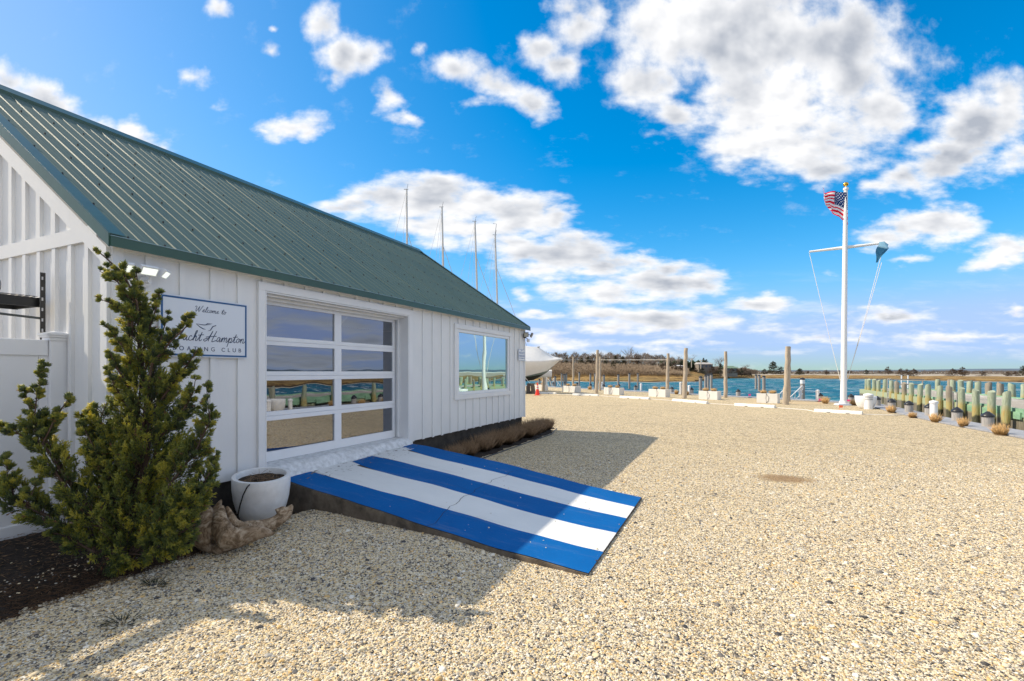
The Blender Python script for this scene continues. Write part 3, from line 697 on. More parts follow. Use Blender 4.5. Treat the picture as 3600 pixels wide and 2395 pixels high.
for i in range(n+1):
    tt = DO0+.003+(DO1-DO0-.006)*i/n
    for j, (x, z) in enumerate(secs): th.v.append((x+rg.uniform(-.003, .003)*(j > 1)+.006*math.sin(tt*7), tt, z+rg.uniform(-.0015, .0015)*(j > 0)))
for i in range(n):
    for j in range(5): th.f.append((i*6+j, i*6+j+1, i*6+7+j, i*6+6+j)); th.mi.append(0)
th.build('threshold', THRESH, club, smooth=True)

# ------------------------------------------------------------------ lettering
def put_on_wall(o, x, tt, z): o.matrix_world = Matrix(((0, 0, 1, x), (1, 0, 0, tt), (0, 1, 0, z), (0, 0, 0, 1)))
def text_mesh(name, body, size, m, x, tt, z, parent, spacing=1., bold=0.):
    cu = bpy.data.curves.new(name, 'FONT'); cu.body = body; cu.size = size; cu.align_x = 'CENTER'; cu.extrude = .0006; cu.space_character = spacing; cu.offset = bold
    to = bpy.data.objects.new(name, cu); COL.objects.link(to); bpy.context.view_layer.update()
    me = bpy.data.meshes.new_from_object(to.evaluated_get(bpy.context.evaluated_depsgraph_get()))
    bpy.data.objects.remove(to); me.materials.clear(); me.materials.append(m)
    Mw = Matrix(((0, 0, 1, x), (1, 0, 0, tt), (0, 1, 0, z), (0, 0, 0, 1))); me.transform(Mw)
    o = bpy.data.objects.new(name, me); COL.objects.link(o); o.parent = parent; return o
GL = {  # cursive letters as pen strokes: width, strokes
'W': (1.5, [[(0, .8), (.1, 1), (.25, 1.0), (.3, .8), (.25, .3), (.35, 0), (.6, .5), (.8, 1.0), (.75, .4), (.85, 0), (1.1, .5), (1.4, 1.2)]]),
'e': (.5, [[(-.05, .05), (.15, .2), (.33, .38), (.25, .5), (.1, .35), (.12, .08), (.3, 0), (.52, .15)]]),
'l': (.4, [[(-.05, .05), (.2, .5), (.35, .95), (.25, 1.05), (.12, .6), (.12, .1), (.25, 0), (.42, .15)]]),
'c': (.48, [[(.36, .42), (.2, .5), (.06, .3), (.1, .05), (.28, 0), (.5, .15)]]),
'o': (.52, [[(.2, .5), (.05, .3), (.12, .02), (.32, .1), (.35, .4), (.2, .5), (.4, .42), (.56, .4)]]),
'm': (.85, [[(-.05, .1), (.1, .48), (.1, 0)], [(.1, .2), (.28, .5), (.36, .4), (.36, 0)], [(.36, .2), (.54, .5), (.64, .4), (.62, .05), (.72, 0), (.88, .15)]]),
'n': (.6, [[(-.05, .1), (.1, .48), (.1, 0)], [(.1, .2), (.28, .5), (.38, .4), (.36, .05), (.46, 0), (.65, .2)]]),
't': (.45, [[(-.02, .1), (.2, .6), (.3, .95), (.2, .4), (.17, .08), (.28, 0), (.45, .15)], [(-.05, .6), (.55, .68)]]),
'a': (.58, [[(.38, .42), (.2, .5), (.05, .25), (.12, .02), (.28, .1), (.4, .45), (.38, .08), (.48, 0), (.62, .15)]]),
'h': (.58, [[(-.05, .05), (.22, .6), (.32, 1.05), (.2, 1.0), (.1, .4), (.08, 0)], [(.1, .2), (.28, .5), (.36, .4), (.34, .05), (.44, 0), (.62, .15)]]),
'p': (.58, [[(-.05, .1), (.14, .5), (.02, -.5)], [(.1, .2), (.28, .5), (.42, .38), (.36, .08), (.18, .02), (.4, 0), (.62, .15)]]),
'Y': (.9, [[(0, .9), (.15, 1.05), (.22, .7), (.35, .5), (.6, .7), (.8, 1.1), (.55, .3), (.3, -.4), (.1, -.3), (.4, 0), (.95, .2)]]),
'H': (1.2, [[(.1, .35), (-.3, .15), (-.1, .0), (.2, .3), (.55, 1.15), (.3, .3), (.25, 0)], [(1., 1.15), (.75, .4), (.7, 0), (.85, 0), (1.2, .15)], [(-.1, .45), (.5, .55), (1.1, .6)]]),
' ': (.5, [])}
def pen(s, h, wd_, x, t0_, z, track=1.0, slant=.25):
    b = MB(); cx_ = 0
    for ch in s:
        wch, strokes = GL[ch]
        for st_ in strokes:
            P = [Vector((px_+cx_+slant*py_, py_, 0)) for px_, py_ in st_]
            Q = []
            for i in range(len(P)-1):
                p0, p1, p2, p3 = P[max(i-1, 0)], P[i], P[i+1], P[min(i+2, len(P)-1)]
                for k in range(5):
                    f_ = k/5; Q.append(.5*((2*p1)+(p2-p0)*f_+(2*p0-5*p1+4*p2-p3)*f_*f_+(3*p1-p0-3*p2+p3)*f_**3))
            Q.append(P[-1])
            b.tube([(x, t0_+p.x*h, z+p.y*h) for p in Q], wd_, 5)
        cx_ += wch*track
    return b, cx_*h
def build_sign():
    sg = empty('welcome_sign', (XW, 3.26, 2.17), 'white sign with blue border reading Welcome to Yacht Hampton Boating Club', 'sign')
    inv = Matrix.Translation((-XW, -3.26, -2.17))
    ob = []
    bd = MB(); X = XW+.024; bd.box((X, 2.80, 1.858), (X+.018, 3.73, 2.476)); ob.append(bd.build('sign_board', SIGNB, sg, bevel=.002))
    fr = MB(); a, b, c_, d_, wd_ = 2.812, 3.718, 1.87, 2.464, .018; x0, x1 = X+.0185, X+.021
    fr.box((x0, a, d_-wd_), (x1, b, d_)); fr.box((x0, a, c_), (x1, b, c_+wd_)); fr.box((x0, a, c_+wd_), (x1, a+wd_, d_-wd_)); fr.box((x0, b-wd_, c_+wd_), (x1, b, d_-wd_)); ob.append(fr.build('sign_border', SIGNE, sg))
    xs = X+.0195
    l1, w1 = pen('Welcome to', .055, .0022, xs, 3.13, 2.335); ob.append(l1.build('lettering', NAVY, sg))
    l2, w2 = pen('Yacht Hampton', .098, .0034, xs, 2.93, 2.03, track=1.0); 
    k_ = .76/w2; l2.v = [(p[0], 2.93+(p[1]-2.93)*k_, p[2]) for p in l2.v]; ob.append(l2.build('lettering', NAVY, sg))
    ob.append(text_mesh('lettering', 'BOATING CLUB', .062, NAVY, xs, 3.285, 1.925, sg, 1.85))
    lg = MB()      # yacht emblem
    def bl(pts, wds): lg.tube([(xs, 3.15+p[0], 2.17+p[1]) for p in pts], wds, 6, flat=1)
    bl([(0, .035), (.04, .005), (.075, -.012), (.10, -.016)], [.001, .004, .004, .001])
    bl([(0, .035), (.08, .03), (.10, .032), (.12, .05), (.17, .052)], [.002, .004, .004, .003, .001])
    bl([(.10, .032), (.13, .04), (.16, .04)], [.003, .003, .001])
    bl([(.12, -.032), (.15, -.02), (.175, .02), (.21, .035)], [.001, .004, .005, .004]); ob.append(lg.build('emblem', NAVY, sg))
    for o_ in ob: o_.data.transform(inv)
build_sign()
def build_parking():
    sg = empty('parking_sign', (XW, 11.69, 2.145), 'small white private parking sign by the far corner of the wall', 'sign'); inv = Matrix.Translation((-XW, -11.69, -2.145)); ob = []
    X = XW+.022; b = MB(); b.box((X, 11.47, 1.987), (X+.008, 11.91, 2.303)); ob.append(b.build('sign_board', GELWHITE, sg, bevel=.003))
    f_ = MB(); x0, x1 = X+.0082, X+.01
    for q_ in ((11.482, 2.287, 11.898, 2.293), (11.482, 1.997, 11.898, 2.003), (11.482, 2.003, 11.488, 2.287), (11.892, 2.003, 11.898, 2.287)): f_.box((x0, q_[0], q_[1]), (x1, q_[2], q_[3]))
    ob.append(f_.build('sign_border', SIGNE, sg)); xs = X+.009
    BL = mat('sign_blue_ink', color=(.04, .13, .35), rough=.5)
    ob.append(text_mesh('lettering', 'PRIVATE', .085, BL, xs, 11.69, 2.17, sg, 1.15)); ob.append(text_mesh('lettering', 'PARKING', .085, BL, xs, 11.69, 2.09, sg, 1.12))
    ob.append(text_mesh('lettering', 'YACHT HAMPTON BOATING CLUB', .024, BL, xs, 11.69, 2.05, sg)); ob.append(text_mesh('lettering', 'MEMBERS ONLY', .024, BL, xs, 11.69, 2.02, sg)) if False else None
    lg = MB(); lg.tube([(xs, 11.65, 2.275), (xs, 11.68, 2.25), (xs, 11.70, 2.25), (xs, 11.73, 2.275)], .003, 5); lg.tube([(xs, 11.65, 2.275), (xs, 11.72, 2.272)], .002, 5); ob.append(lg.build('emblem', BL, sg))
    for o_ in ob: o_.data.transform(inv)
build_parking()

# ------------------------------------------------------------------ wall lights
LAMP = mat('lit_led_panel', color=(.9, .9, .85), rough=.3, emit=((.93, 1., .86), .55))
LAMPOFF = mat('unlit_led_panel', color=(.55, .54, .48), rough=.2)
def flood(parent, c, yaw, pitch, w_, h_, lit):
    M = Matrix.Translation(c) @ Matrix.Rotation(yaw, 4, 'Z') @ Matrix.Rotation(pitch, 4, 'Y')
    b = MB(); b.box((-.0, -w_/2, -h_/2), (.035, w_/2, h_/2), M=M)
    for k in range(6): b.box((-.022, -w_/2+.012+k*(w_-.03)/5, -h_/2+.01), (-.001, -w_/2+.018+k*(w_-.03)/5, h_/2-.01), M=M)
    h_o = b.build('lamp_head', VINYL if lit else mat('grey_lamp_body', color=(.30, .29, .27), rough=.5), parent, bevel=.003)
    p_ = MB(); p_.box((.0355, -w_/2+.014, -h_/2+.014), (.038, w_/2-.014, h_/2-.014), M=M); p_.build('lamp_panel', LAMP if lit else LAMPOFF, h_o)
fl1 = empty('security_light', (XW, 2.62, 2.58), 'three-headed white floodlight, switched on, over the juniper near the corner', 'light')
b = MB(); b.lathe([(.05, 0), (.05, .02), (.03, .03)], 16); b.tube([(0, 0, .02), (0, 0, .09)], .018, 8); bo = b.build('mount', VINYL, fl1); bo.rotation_euler = (0, R(90), 0); bo.location = (.02, .06, -.02)
b = MB(); b.tube([(.10, .06, -.02), (.13, .06, .06), (.12, -.14, .08), (.12, .18, .08)], .011, 8); b.build('arm', VINYL, fl1)
flood(fl1, (.12, -.13, .08), R(-40), R(38), .12, .09, True); flood(fl1, (.15, .02, .08), 0, R(38), .15, .095, True); flood(fl1, (.12, .165, .08), R(38), R(38), .11, .09, True)
fl2 = empty('security_light', (XW+.02, 11.88, 2.7), 'grey twin floodlight with sensor at the far corner under the eave', 'light')
b = MB(); b.box((0, -.05, -.09), (.03, .05, .03)); b.build('mount', MATS['grey_lamp_body'] if 'grey_lamp_body' in MATS else DARK, fl2)
b = MB(); b.tube([(.03, 0, -.02), (.09, .0, 0), (.12, .1, 0)], .012, 6); b.tube([(.03, 0, -.06), (.09, .03, -.12)], .012, 6); b.build('arm', DARK, fl2)
flood(fl2, (.10, -.10, .0), R(-70), R(30), .13, .13, False); flood(fl2, (.14, .16, .0), R(20), R(25), .19, .13, False)
b = MB(); b.lathe([(.03, 0), (.045, .03), (.045, .07), (.02, .09)], 12, (.1, .04, -.2)); b.build('sensor', VINYL, fl2)

# ------------------------------------------------------------------ fence and rack at the left
fen = empty('vinyl_fence', (-5.87, 1.2, 0), 'white vinyl privacy fence panel beside the gable wall', 'fence')
b = MB(); t_ = -3.
while t_ < 1.05:
    b.box((-.02, t_, .2), (.02, min(t_+.283, 1.0715), 1.86)); t_ += .286
b.build('boards', VINYL, fen, bevel=.002)
b = MB(); b.box((-.03, -3., 1.855), (.035, 1.07, 2.005)); b.box((-.03, -3., .17), (.035, 1.07, .33)); b.build('rail', VINYL, fen, bevel=.008)
po = MB(); po.box((-.06, 1.072, .1), (.067, 1.20, 2.03)); pst = po.build('post', VINYL, fen, bevel=.004)
cpb = MB(); ce = (.0035, 1.136, 0)
for hw, z0, z1 in ((.075, 2.0, 2.03), (.09, 2.03, 2.05), (.1, 2.05, 2.068)): cpb.box((ce[0]-hw, ce[1]-hw, z0+.0005), (ce[0]+hw, ce[1]+hw, z1))
cpb.add([(ce[0]-.1, ce[1]-.1, 2.0685), (ce[0]+.1, ce[1]-.1, 2.0685), (ce[0]+.1, ce[1]+.1, 2.0685), (ce[0]-.1, ce[1]+.1, 2.0685), (ce[0], ce[1], 2.10)], [(0, 1, 4), (1, 2, 4), (2, 3, 4), (3, 0, 4)])
cpb.build('post_cap', VINYL, pst, bevel=.003)
rack = empty('metal_rack', (-6.3, 1.8, 0), 'black steel storage rack with wire shelf behind the fence', 'rack')
def rb(name, f_, m=BLACK): b_ = MB(); f_(b_); return b_.build(name, m, rack)
for (x, y) in ((.25, .52), (.25, -.95), (-.26, -.95)):
    def up(b_, x=x, y=y):
        b_.box((x-.03, y-.003, .1), (x+.03, y, 2.66)); b_.box((x+.027, y-.04, .1), (x+.03, y-.0035, 2.66))
        for k in range(8): b_.box((x+.0295, y-.03, 2.62-k*.1), (x+.0318, y-.018, 2.59-k*.1), 1); b_.box((x-.006, y-.0046, 2.62-k*.1), (x+.006, y-.0028, 2.595-k*.1), 1)
    rb('upright', up, [BLACK, mat('pale_slot', color=(.5, .5, .52), rough=.5)])
rb('shelf_beam', lambda b_: (b_.box((.205, -.94, 2.33), (.222, .5, 2.42)), b_.box((-.24, -.94, 2.33), (-.222, .5, 2.42)), b_.box((-.22, .47, 2.33), (.2, .487, 2.42)), b_.box((-.22, -.93, 2.33), (.2, -.91, 2.42))))
def mesh(b_):
    for k in range(29): b_.tube([(-.22, -.9+k*.05, 2.428), (.21, -.9+k*.05, 2.428)], .003, 4)
    for k in range(9): b_.tube([(-.21+k*.052, -.93, 2.434), (-.21+k*.052, .49, 2.434)], .003, 4)
rb('wire_shelf', mesh, mat('zinc_wire', color=(.35, .35, .36), rough=.35, metal=.7))
rb('brace', lambda b_: b_.tube([(.26, -.94, 2.30), (.26, .5, 2.22)], .012, 6), mat('dull_steel', color=(.08, .09, .09), rough=.5, metal=.5))
pp = MB(); pp.tube([(-6.2, .6, 2.51), (-6.2, 2.05, 2.51)], .065, 20, caps=False); pp.tube([(-6.2, .6, 2.51), (-6.2, 2.05, 2.51)], .058, 20, caps=False)
tag(pp.build('vent_pipe', mat('shiny_duct', color=(.3, .31, .33), rough=.25, metal=.8), smooth=True), 'shiny round duct pipe lying on top of the black rack', 'pipe')

# ------------------------------------------------------------------ juniper
def plume_pts(chain, n, rs):
    """chain: (px, py, depth, radius) along a limb; returns points in its volume, outward and axis directions"""
    P = np.array([list(D(a, b_, ZA(c_, b_))) for a, c_, b_, r_ in [(q_[0], q_[2], q_[1], q_[3]) for q_ in chain]]); r = np.array([q_[3]*(.80 if q_[3] < .25 else .9) for q_ in chain])
    seg = np.linalg.norm(np.diff(P, axis=0), axis=1)*(r[:-1]+r[1:]); cum = np.concatenate([[0], np.cumsum(seg)])
    s = rs.random(n)*cum[-1]; i = np.clip(np.searchsorted(cum, s)-1, 0, len(seg)-1); f_ = ((s-cum[i])/seg[i])[:, None]
    c = P[i]*(1-f_)+P[i+1]*f_; rr = r[i]*(1-f_[:, 0])+r[i+1]*f_[:, 0]
    ax = unit(P[i+1]-P[i]); o_ = unit(rs.normal(size=(n, 3))); k = rs.random(n)**.45
    k = np.where(rs.random(n) < .12, k*1.25, k)
    return c+o_*(rr*k)[:, None], o_, ax, k
def foliage(chains, name, parent, m, rs, L=.024, Rd=.0029, per=9, dens=660):
    """side branches grow out and up from each limb and carry small feathery twigs"""
    V, Fc, T, off = [], [], [], 0; sec = []
    for ch in chains:
        P = np.array([list(D(q_[0], q_[1], ZA(q_[2], q_[1]))) for q_ in ch]); r = np.array([q_[3]*(.90 if q_[3] < .25 else .92) for q_ in ch])
        seg = np.linalg.norm(np.diff(P, axis=0), axis=1)*(.02+(r[:-1]+r[1:])/2); cum = np.concatenate([[0], np.cumsum(seg)])
        n = int(dens*cum[-1]*1.25)+7
        s_ = np.sort(rs.random(n))*cum[-1]; i = np.clip(np.searchsorted(cum, s_)-1, 0, len(seg)-1); f_ = ((s_-cum[i])/seg[i])[:, None]
        c = P[i]*(1-f_)+P[i+1]*f_; rr = np.maximum(.016, r[i]*(1-f_[:, 0])+r[i+1]*f_[:, 0]); ax = unit(P[i+1]-P[i])
        rad = rs.normal(size=(n, 3)); rad = unit(rad-ax*np.sum(rad*ax, 1, keepdims=True))
        d1 = unit(rad*.95+ax*rs.uniform(.35, 1.0, (n, 1))+np.array([0, 0, .35])); ln = rr*rs.uniform(.55, 1.4, n)
        c = c+rad*(rr*.15)[:, None]
        sh = rs.normal(size=n)*.16
        for k in range(n): sec.append((c[k], c[k]+d1[k]*ln[k]))
        mt = 24; u_ = rs.random((n, mt))**.75*.88+.12
        bend = np.array([0, 0, 1.])*(u_**2*ln[:, None]*.18)[:, :, None]
        tp = c[:, None, :]+d1[:, None, :]*(u_*ln[:, None])[:, :, None]+bend
        td = unit(d1[:, None, :]*1.0+unit(rs.normal(size=(n, mt, 3)))*.72+np.array([0, 0, .28]))
        tl = (.030+.045*(1-u_))*rs.uniform(.7, 1.35, (n, mt))*np.clip(ln[:, None]/.12, .35, 1.2)
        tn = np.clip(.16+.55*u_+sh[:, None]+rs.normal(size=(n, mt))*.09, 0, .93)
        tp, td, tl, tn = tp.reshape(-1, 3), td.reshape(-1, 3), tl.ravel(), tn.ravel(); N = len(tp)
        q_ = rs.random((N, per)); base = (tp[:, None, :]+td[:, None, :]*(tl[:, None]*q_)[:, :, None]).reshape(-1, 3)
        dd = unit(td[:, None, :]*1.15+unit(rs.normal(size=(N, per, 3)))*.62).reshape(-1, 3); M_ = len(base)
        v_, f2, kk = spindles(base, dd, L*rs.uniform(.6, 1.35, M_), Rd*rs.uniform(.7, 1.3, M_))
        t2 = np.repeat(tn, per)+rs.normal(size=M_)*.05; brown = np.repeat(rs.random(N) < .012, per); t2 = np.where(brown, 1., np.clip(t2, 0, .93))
        V.append(v_); Fc.append(f2+off); T.append(np.repeat(t2, kk)); off += len(v_)
    V = np.concatenate(V); print('foliage tris', sum(len(x) for x in Fc))
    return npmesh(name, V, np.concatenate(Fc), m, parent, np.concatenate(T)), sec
rs = np.random.default_rng(11)
jun = empty('juniper', (0, 0, 0), 'tall wind-shaped green juniper growing at the near corner of the clubhouse', 'shrub')
JC = [
 [(440, 4.05, 1960, .36), (470, 4.1, 1780, .34), (520, 4.1, 1600, .27), (520, 4.1, 1440, .22), (500, 4.1, 1300, .17), (490, 4.05, 1170, .12), (475, 4.0, 1060, .09), (430, 3.95, 960, .055), (345, 3.9, 882, .012)],
 [(470, 4.0, 1070, .06), (410, 3.9, 990, .04), (348, 3.9, 952, .012)],
 [(500, 4.1, 1120, .06), (480, 4.0, 1000, .04), (478, 4.0, 935, .012)],
 [(505, 4.1, 1200, .07), (540, 4.1, 1100, .045), (562, 4.1, 1018, .012)],
 [(450, 4.0, 1120, .04), (400, 3.9, 1070, .02), (345, 3.85, 1050, .004)],
 [(450, 4.0, 1250, .07), (405, 3.9, 1185, .04), (372, 3.85, 1148, .012)],
 [(450, 4.0, 1350, .07), (410, 3.9, 1290, .04), (388, 3.85, 1240, .012)],
 [(450, 4.0, 1440, .08), (400, 3.9, 1355, .045), (383, 3.85, 1300, .012)],
 [(530, 4.0, 1280, .08), (600, 3.95, 1205, .06), (650, 3.9, 1150, .035), (668, 3.9, 1108, .010)],
 [(550, 4.1, 1430, .10), (620, 4.05, 1330, .08), (670, 4.0, 1270, .05), (698, 4.0, 1225, .010)],
 [(540, 4.1, 1290, .06), (575, 4.1, 1170, .035), (592, 4.1, 1100, .012)],
 [(560, 4.1, 1540, .11), (640, 4.05, 1460, .09), (680, 4.0, 1380, .05), (688, 4.0, 1330, .012)],
 [(600, 4.0, 1700, .16), (690, 4.0, 1590, .11), (735, 4.0, 1480, .07), (728, 4.0, 1350, .012)],
 [(620, 4.0, 1800, .15), (700, 4.0, 1720, .10), (745, 4.0, 1640, .05), (755, 4.0, 1600, .012)],
 [(560, 4.0, 1880, .24), (640, 3.95, 1800, .16), (700, 3.95, 1740, .07), (735, 3.95, 1700, .02)],
 [(400, 4.0, 1750, .20), (370, 4.0, 1580, .15), (360, 3.95, 1470, .10), (385, 3.95, 1405, .02)],
 [(380, 3.95, 1680, .12), (320, 3.85, 1570, .08), (290, 3.85, 1490, .015)],
 [(345, 4.0, 1520, .04), (310, 3.9, 1445, .02), (275, 3.9, 1462, .006)],
 [(360, 3.85, 1850, .20), (270, 3.8, 1760, .14), (200, 3.75, 1660, .12), (140, 3.7, 1560, .10), (120, 3.7, 1480, .07), (130, 3.7, 1380, .04), (157, 3.7, 1280, .010)],
 [(150, 3.7, 1560, .06), (200, 3.7, 1470, .045), (255, 3.7, 1380, .010)],
 [(120, 3.7, 1480, .04), (95, 3.7, 1420, .02), (85, 3.7, 1365, .008)],
 [(140, 3.7, 1580, .06), (70, 3.65, 1525, .05), (-5, 3.65, 1498, .010)],
 [(260, 3.8, 1860, .16), (150, 3.7, 1810, .12), (60, 3.65, 1760, .10), (20, 3.65, 1680, .06), (25, 3.65, 1600, .015)],
 [(100, 3.65, 1770, .06), (130, 3.65, 1690, .02)],
 [(40, 3.65, 1740, .08), (-80, 3.6, 1690, .08), (-150, 3.6, 1600, .02)],
 [(330, 3.85, 1940, .14), (240, 3.8, 1890, .09), (160, 3.75, 1860, .02)],
 [(360, 3.95, 1945, .20), (500, 3.95, 1950, .18), (620, 3.95, 1900, .12)],
 [(520, 3.95, 1900, .12), (640, 3.9, 1870, .1), (690, 3.9, 1840, .02)]]
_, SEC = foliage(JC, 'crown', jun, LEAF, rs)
tr = MB(); rg = random.Random(2)
base = D(430, 4.12, .05)
for ch in JC:
    pts = [base]+[D(q_[0], q_[1], ZA(q_[2], q_[1])) for q_ in ch]
    pts = [p+Vector((rg.uniform(-.01, .01), rg.uniform(-.01, .01), 0)) for p in pts]
    n = len(pts); r0 = .030 if ch is JC[0] else .013
    tr.tube(pts, [r0*(1-.85*i/(n-1)) for i in range(n)], 6)
for a, b2 in SEC: tr.tube([a, b2], [.0035, .001], 3, caps=False)
tr.build('trunk', BARK, jun, smooth=True)

# ------------------------------------------------------------------ pot and driftwood
def make_pot(name, loc, label, r=.29, h=.53, hose=True, cat='planter'):
    o_ = empty(name, loc, label, cat)
    b = MB(); k = r/.29
    pr = [(.0, 0), (.15*k, 0), (.175*k, .01), (.215*k, .08*h/.53), (.25*k, .17*h/.53), (.275*k, .28*h/.53), (.288*k, .4*h/.53), (.29*k, h-.01), (.285*k, h), (.25*k, h), (.245*k, h-.01), (.24*k, h-.08)]
    b.lathe(pr, 48); b.build('pot_body', POT, o_, smooth=True)
    s_ = MB(); rg_ = random.Random(1); n = 24
    s_.v = [(0, 0, h-.05)]
    for j in range(1, 6):
        for i in range(n): a = 2*math.pi*i/n; rr = .243*k*j/5; s_.v.append((rr*math.cos(a), rr*math.sin(a), h-.06+rg_.uniform(-.012, .012)))
    s_.f = [(0, 1+i, 1+(i+1) % n) for i in range(n)]+[(1+(j-1)*n+i, 1+j*n+i, 1+j*n+(i+1) % n, 1+(j-1)*n+(i+1) % n) for j in range(1, 5) for i in range(n)]; s_.mi = [0]*len(s_.f)
    s_.build('soil', SOIL, o_, smooth=True)
    g = MB()
    for i in range(90):
        a = rg_.uniform(0, 6.28); rr = rg_.uniform(0, .2)*k; c = Vector((rr*math.cos(a), rr*math.sin(a), h-.05)); d_ = Vector((rg_.uniform(-1, 1), rg_.uniform(-1, 1), rg_.uniform(-.1, .35))).normalized()*rg_.uniform(.04, .11)
        g.tube([c, c+d_*.5+Vector((0, 0, .008)), c+d_], .0016, 3)
    g.build('dry_stems', STRAWD, o_)
    return o_
pot = make_pot('round_pot', (-4.73, 3.66, .05), 'round white glazed pot of dry soil left of the striped ramp'); pot.rotation_euler = (.07, .09, 0)
hs_ = MB(); c = Vector((-4.73, 3.66, .05))
hp = [(.10, -.17, .50), (.14, -.235, .525), (.15, -.285, .50), (.13, -.315, .42), (.10, -.33, .3), (.08, -.34, .18), (.02, -.3, .04), (-.05, -.34, 0.)]
hs_.tube([Vector(p) for p in hp], .007, 8); hs_.build('irrigation_tube', BLACK, pot, smooth=True)
def drift():
    b = MB(); P = lambda px, py, Y: D(px, Y, ZA(py, Y))
    s = 440/1916
    Z = lambda x, y, Y: P(660+x*s, 1600+y*s, Y)
    rg_ = random.Random(3)
    # left slab
    b.tube([Z(260, 1440, 4.50), Z(210, 1330, 4.48), Z(190, 1150, 4.5), Z(230, 980, 4.55), Z(260, 850, 4.58), Z(270, 770, 4.6)], [.06, .13, .145, .14, .11, .05], 14, flat=.5, wob=.06, rng=rg_)
    b.tube([Z(330, 1350, 4.6), Z(340, 1100, 4.62), Z(400, 900, 4.66), Z(470, 780, 4.68), Z(520, 680, 4.7)], [.08, .08, .065, .045, .015], 12, flat=.5, wob=.06, rng=rg_)
    # second slab curling into the long arm
    b.tube([Z(530, 770, 4.55), Z(500, 860, 4.52), Z(490, 1000, 4.48), Z(520, 1150, 4.45), Z(600, 1260, 4.42), Z(760, 1270, 4.45), Z(930, 1220, 4.5), Z(1080, 1190, 4.55), Z(1220, 1190, 4.6), Z(1340, 1205, 4.64)], [.02, .05, .075, .10, .115, .10, .09, .075, .045, .008], 16, flat=.75, wob=.05, rng=rg_)
    b.tube([Z(600, 780, 4.6), Z(630, 900, 4.6), Z(700, 1050, 4.58), Z(820, 1120, 4.58), Z(950, 1130, 4.6)], [.018, .045, .065, .07, .06], 12, flat=.7, wob=.05, rng=rg_)
    # far arm with the raised horn
    b.tube([Z(700, 1120, 4.62), Z(900, 1090, 4.7), Z(1100, 1090, 4.8), Z(1280, 1060, 4.86), Z(1420, 980, 4.92), Z(1530, 890, 4.97), Z(1590, 780, 5.0), Z(1585, 755, 5.0)], [.05, .065, .08, .085, .08, .06, .03, .008], 14, flat=.75, wob=.05, rng=rg_)
    b.tube([Z(1380, 900, 4.92), Z(1470, 840, 4.96), Z(1500, 790, 4.98)], [.06, .045, .012], 10, wob=.1, rng=rg_)
    b.tube([Z(250, 1430, 4.5), Z(500, 1440, 4.45), Z(800, 1380, 4.5)], [.04, .06, .03], 10, flat=.7, wob=.1, rng=rg_)
    o_ = b.build('driftwood', DRIFT)
    rm = o_.modifiers.new('fuse', 'REMESH'); rm.mode = 'VOXEL'; rm.voxel_size = .009; rm.use_smooth_shade = True
    sm = o_.modifiers.new('soften', 'SMOOTH'); sm.iterations = 4; sm.factor = .6
    tx = bpy.data.textures.new('drift_relief', 'CLOUDS'); tx.noise_scale = .045; tx.noise_depth = 4
    dm = o_.modifiers.new('relief', 'DISPLACE'); dm.texture = tx; dm.strength = .012; dm.mid_level = .5; dm.texture_coords = 'LOCAL'
    return tag(o_, 'large weathered piece of driftwood curled around the foot of the round pot', 'driftwood')
drift()

# ------------------------------------------------------------------ loose stones (many thousands: one object)
ICO_V, ICO_F = None, None
pm = MB(); cell = .2; xs_ = np.arange(-5.2, 9.5, cell); ts_ = np.arange(-3., 12., cell); dv = []; idx = {}
def fwd(x, y): return -x*SN+y*CS
def rgt(x, y): return x*CS+y*SN
for i, x in enumerate(xs_):
    for j, y in enumerate(ts_):
        cx_, cy_ = x+cell/2, y+cell/2; Yd = fwd(cx_, cy_)
        if Yd < 1.9 or Yd > 10.5 or abs(rgt(cx_, cy_)) > Yd*1.16+.8: continue
        if cx_ < (-4.50 if cy_ < 3.4 else -4.62) and cy_ < 7.2: continue
        if cx_ < -4.45 and cy_ >= 6.7: continue
        if cx_ > 6.2 or math.hypot(cx_-.77, (cy_-8.71)*1.3) < .42: continue
        f_ = (cx_-XT)/(XBm-XT)
        if f_ < .98 and edge_t(0, max(f_, 0))+.04 < cy_ < edge_t(5, max(f_, 0))-.04 : continue
        pm.add([(xa, ya, gz(xa, ya)) for xa, ya in ((x, y), (x+cell, y), (x+cell, y+cell), (x, y+cell))], [(0, 1, 2, 3)])
        for (a, b_) in ((x, y), (x+cell, y), (x+cell, y+cell), (x, y+cell)):
            Yq = fwd(a, b_); dv.append(float(np.interp(Yq, [2, 4.5, 7, 9, 10.5], [1, .9, .55, .25, 0])))
peb = pm.build('loose_pebbles', PEB)
at = peb.data.attributes.new('dens', 'FLOAT', 'POINT'); at.data.foreach_set('value', dv)
tag(peb, 'loose rounded cream and grey pebbles covering the near gravel yard', 'pebbles', kind='stuff')
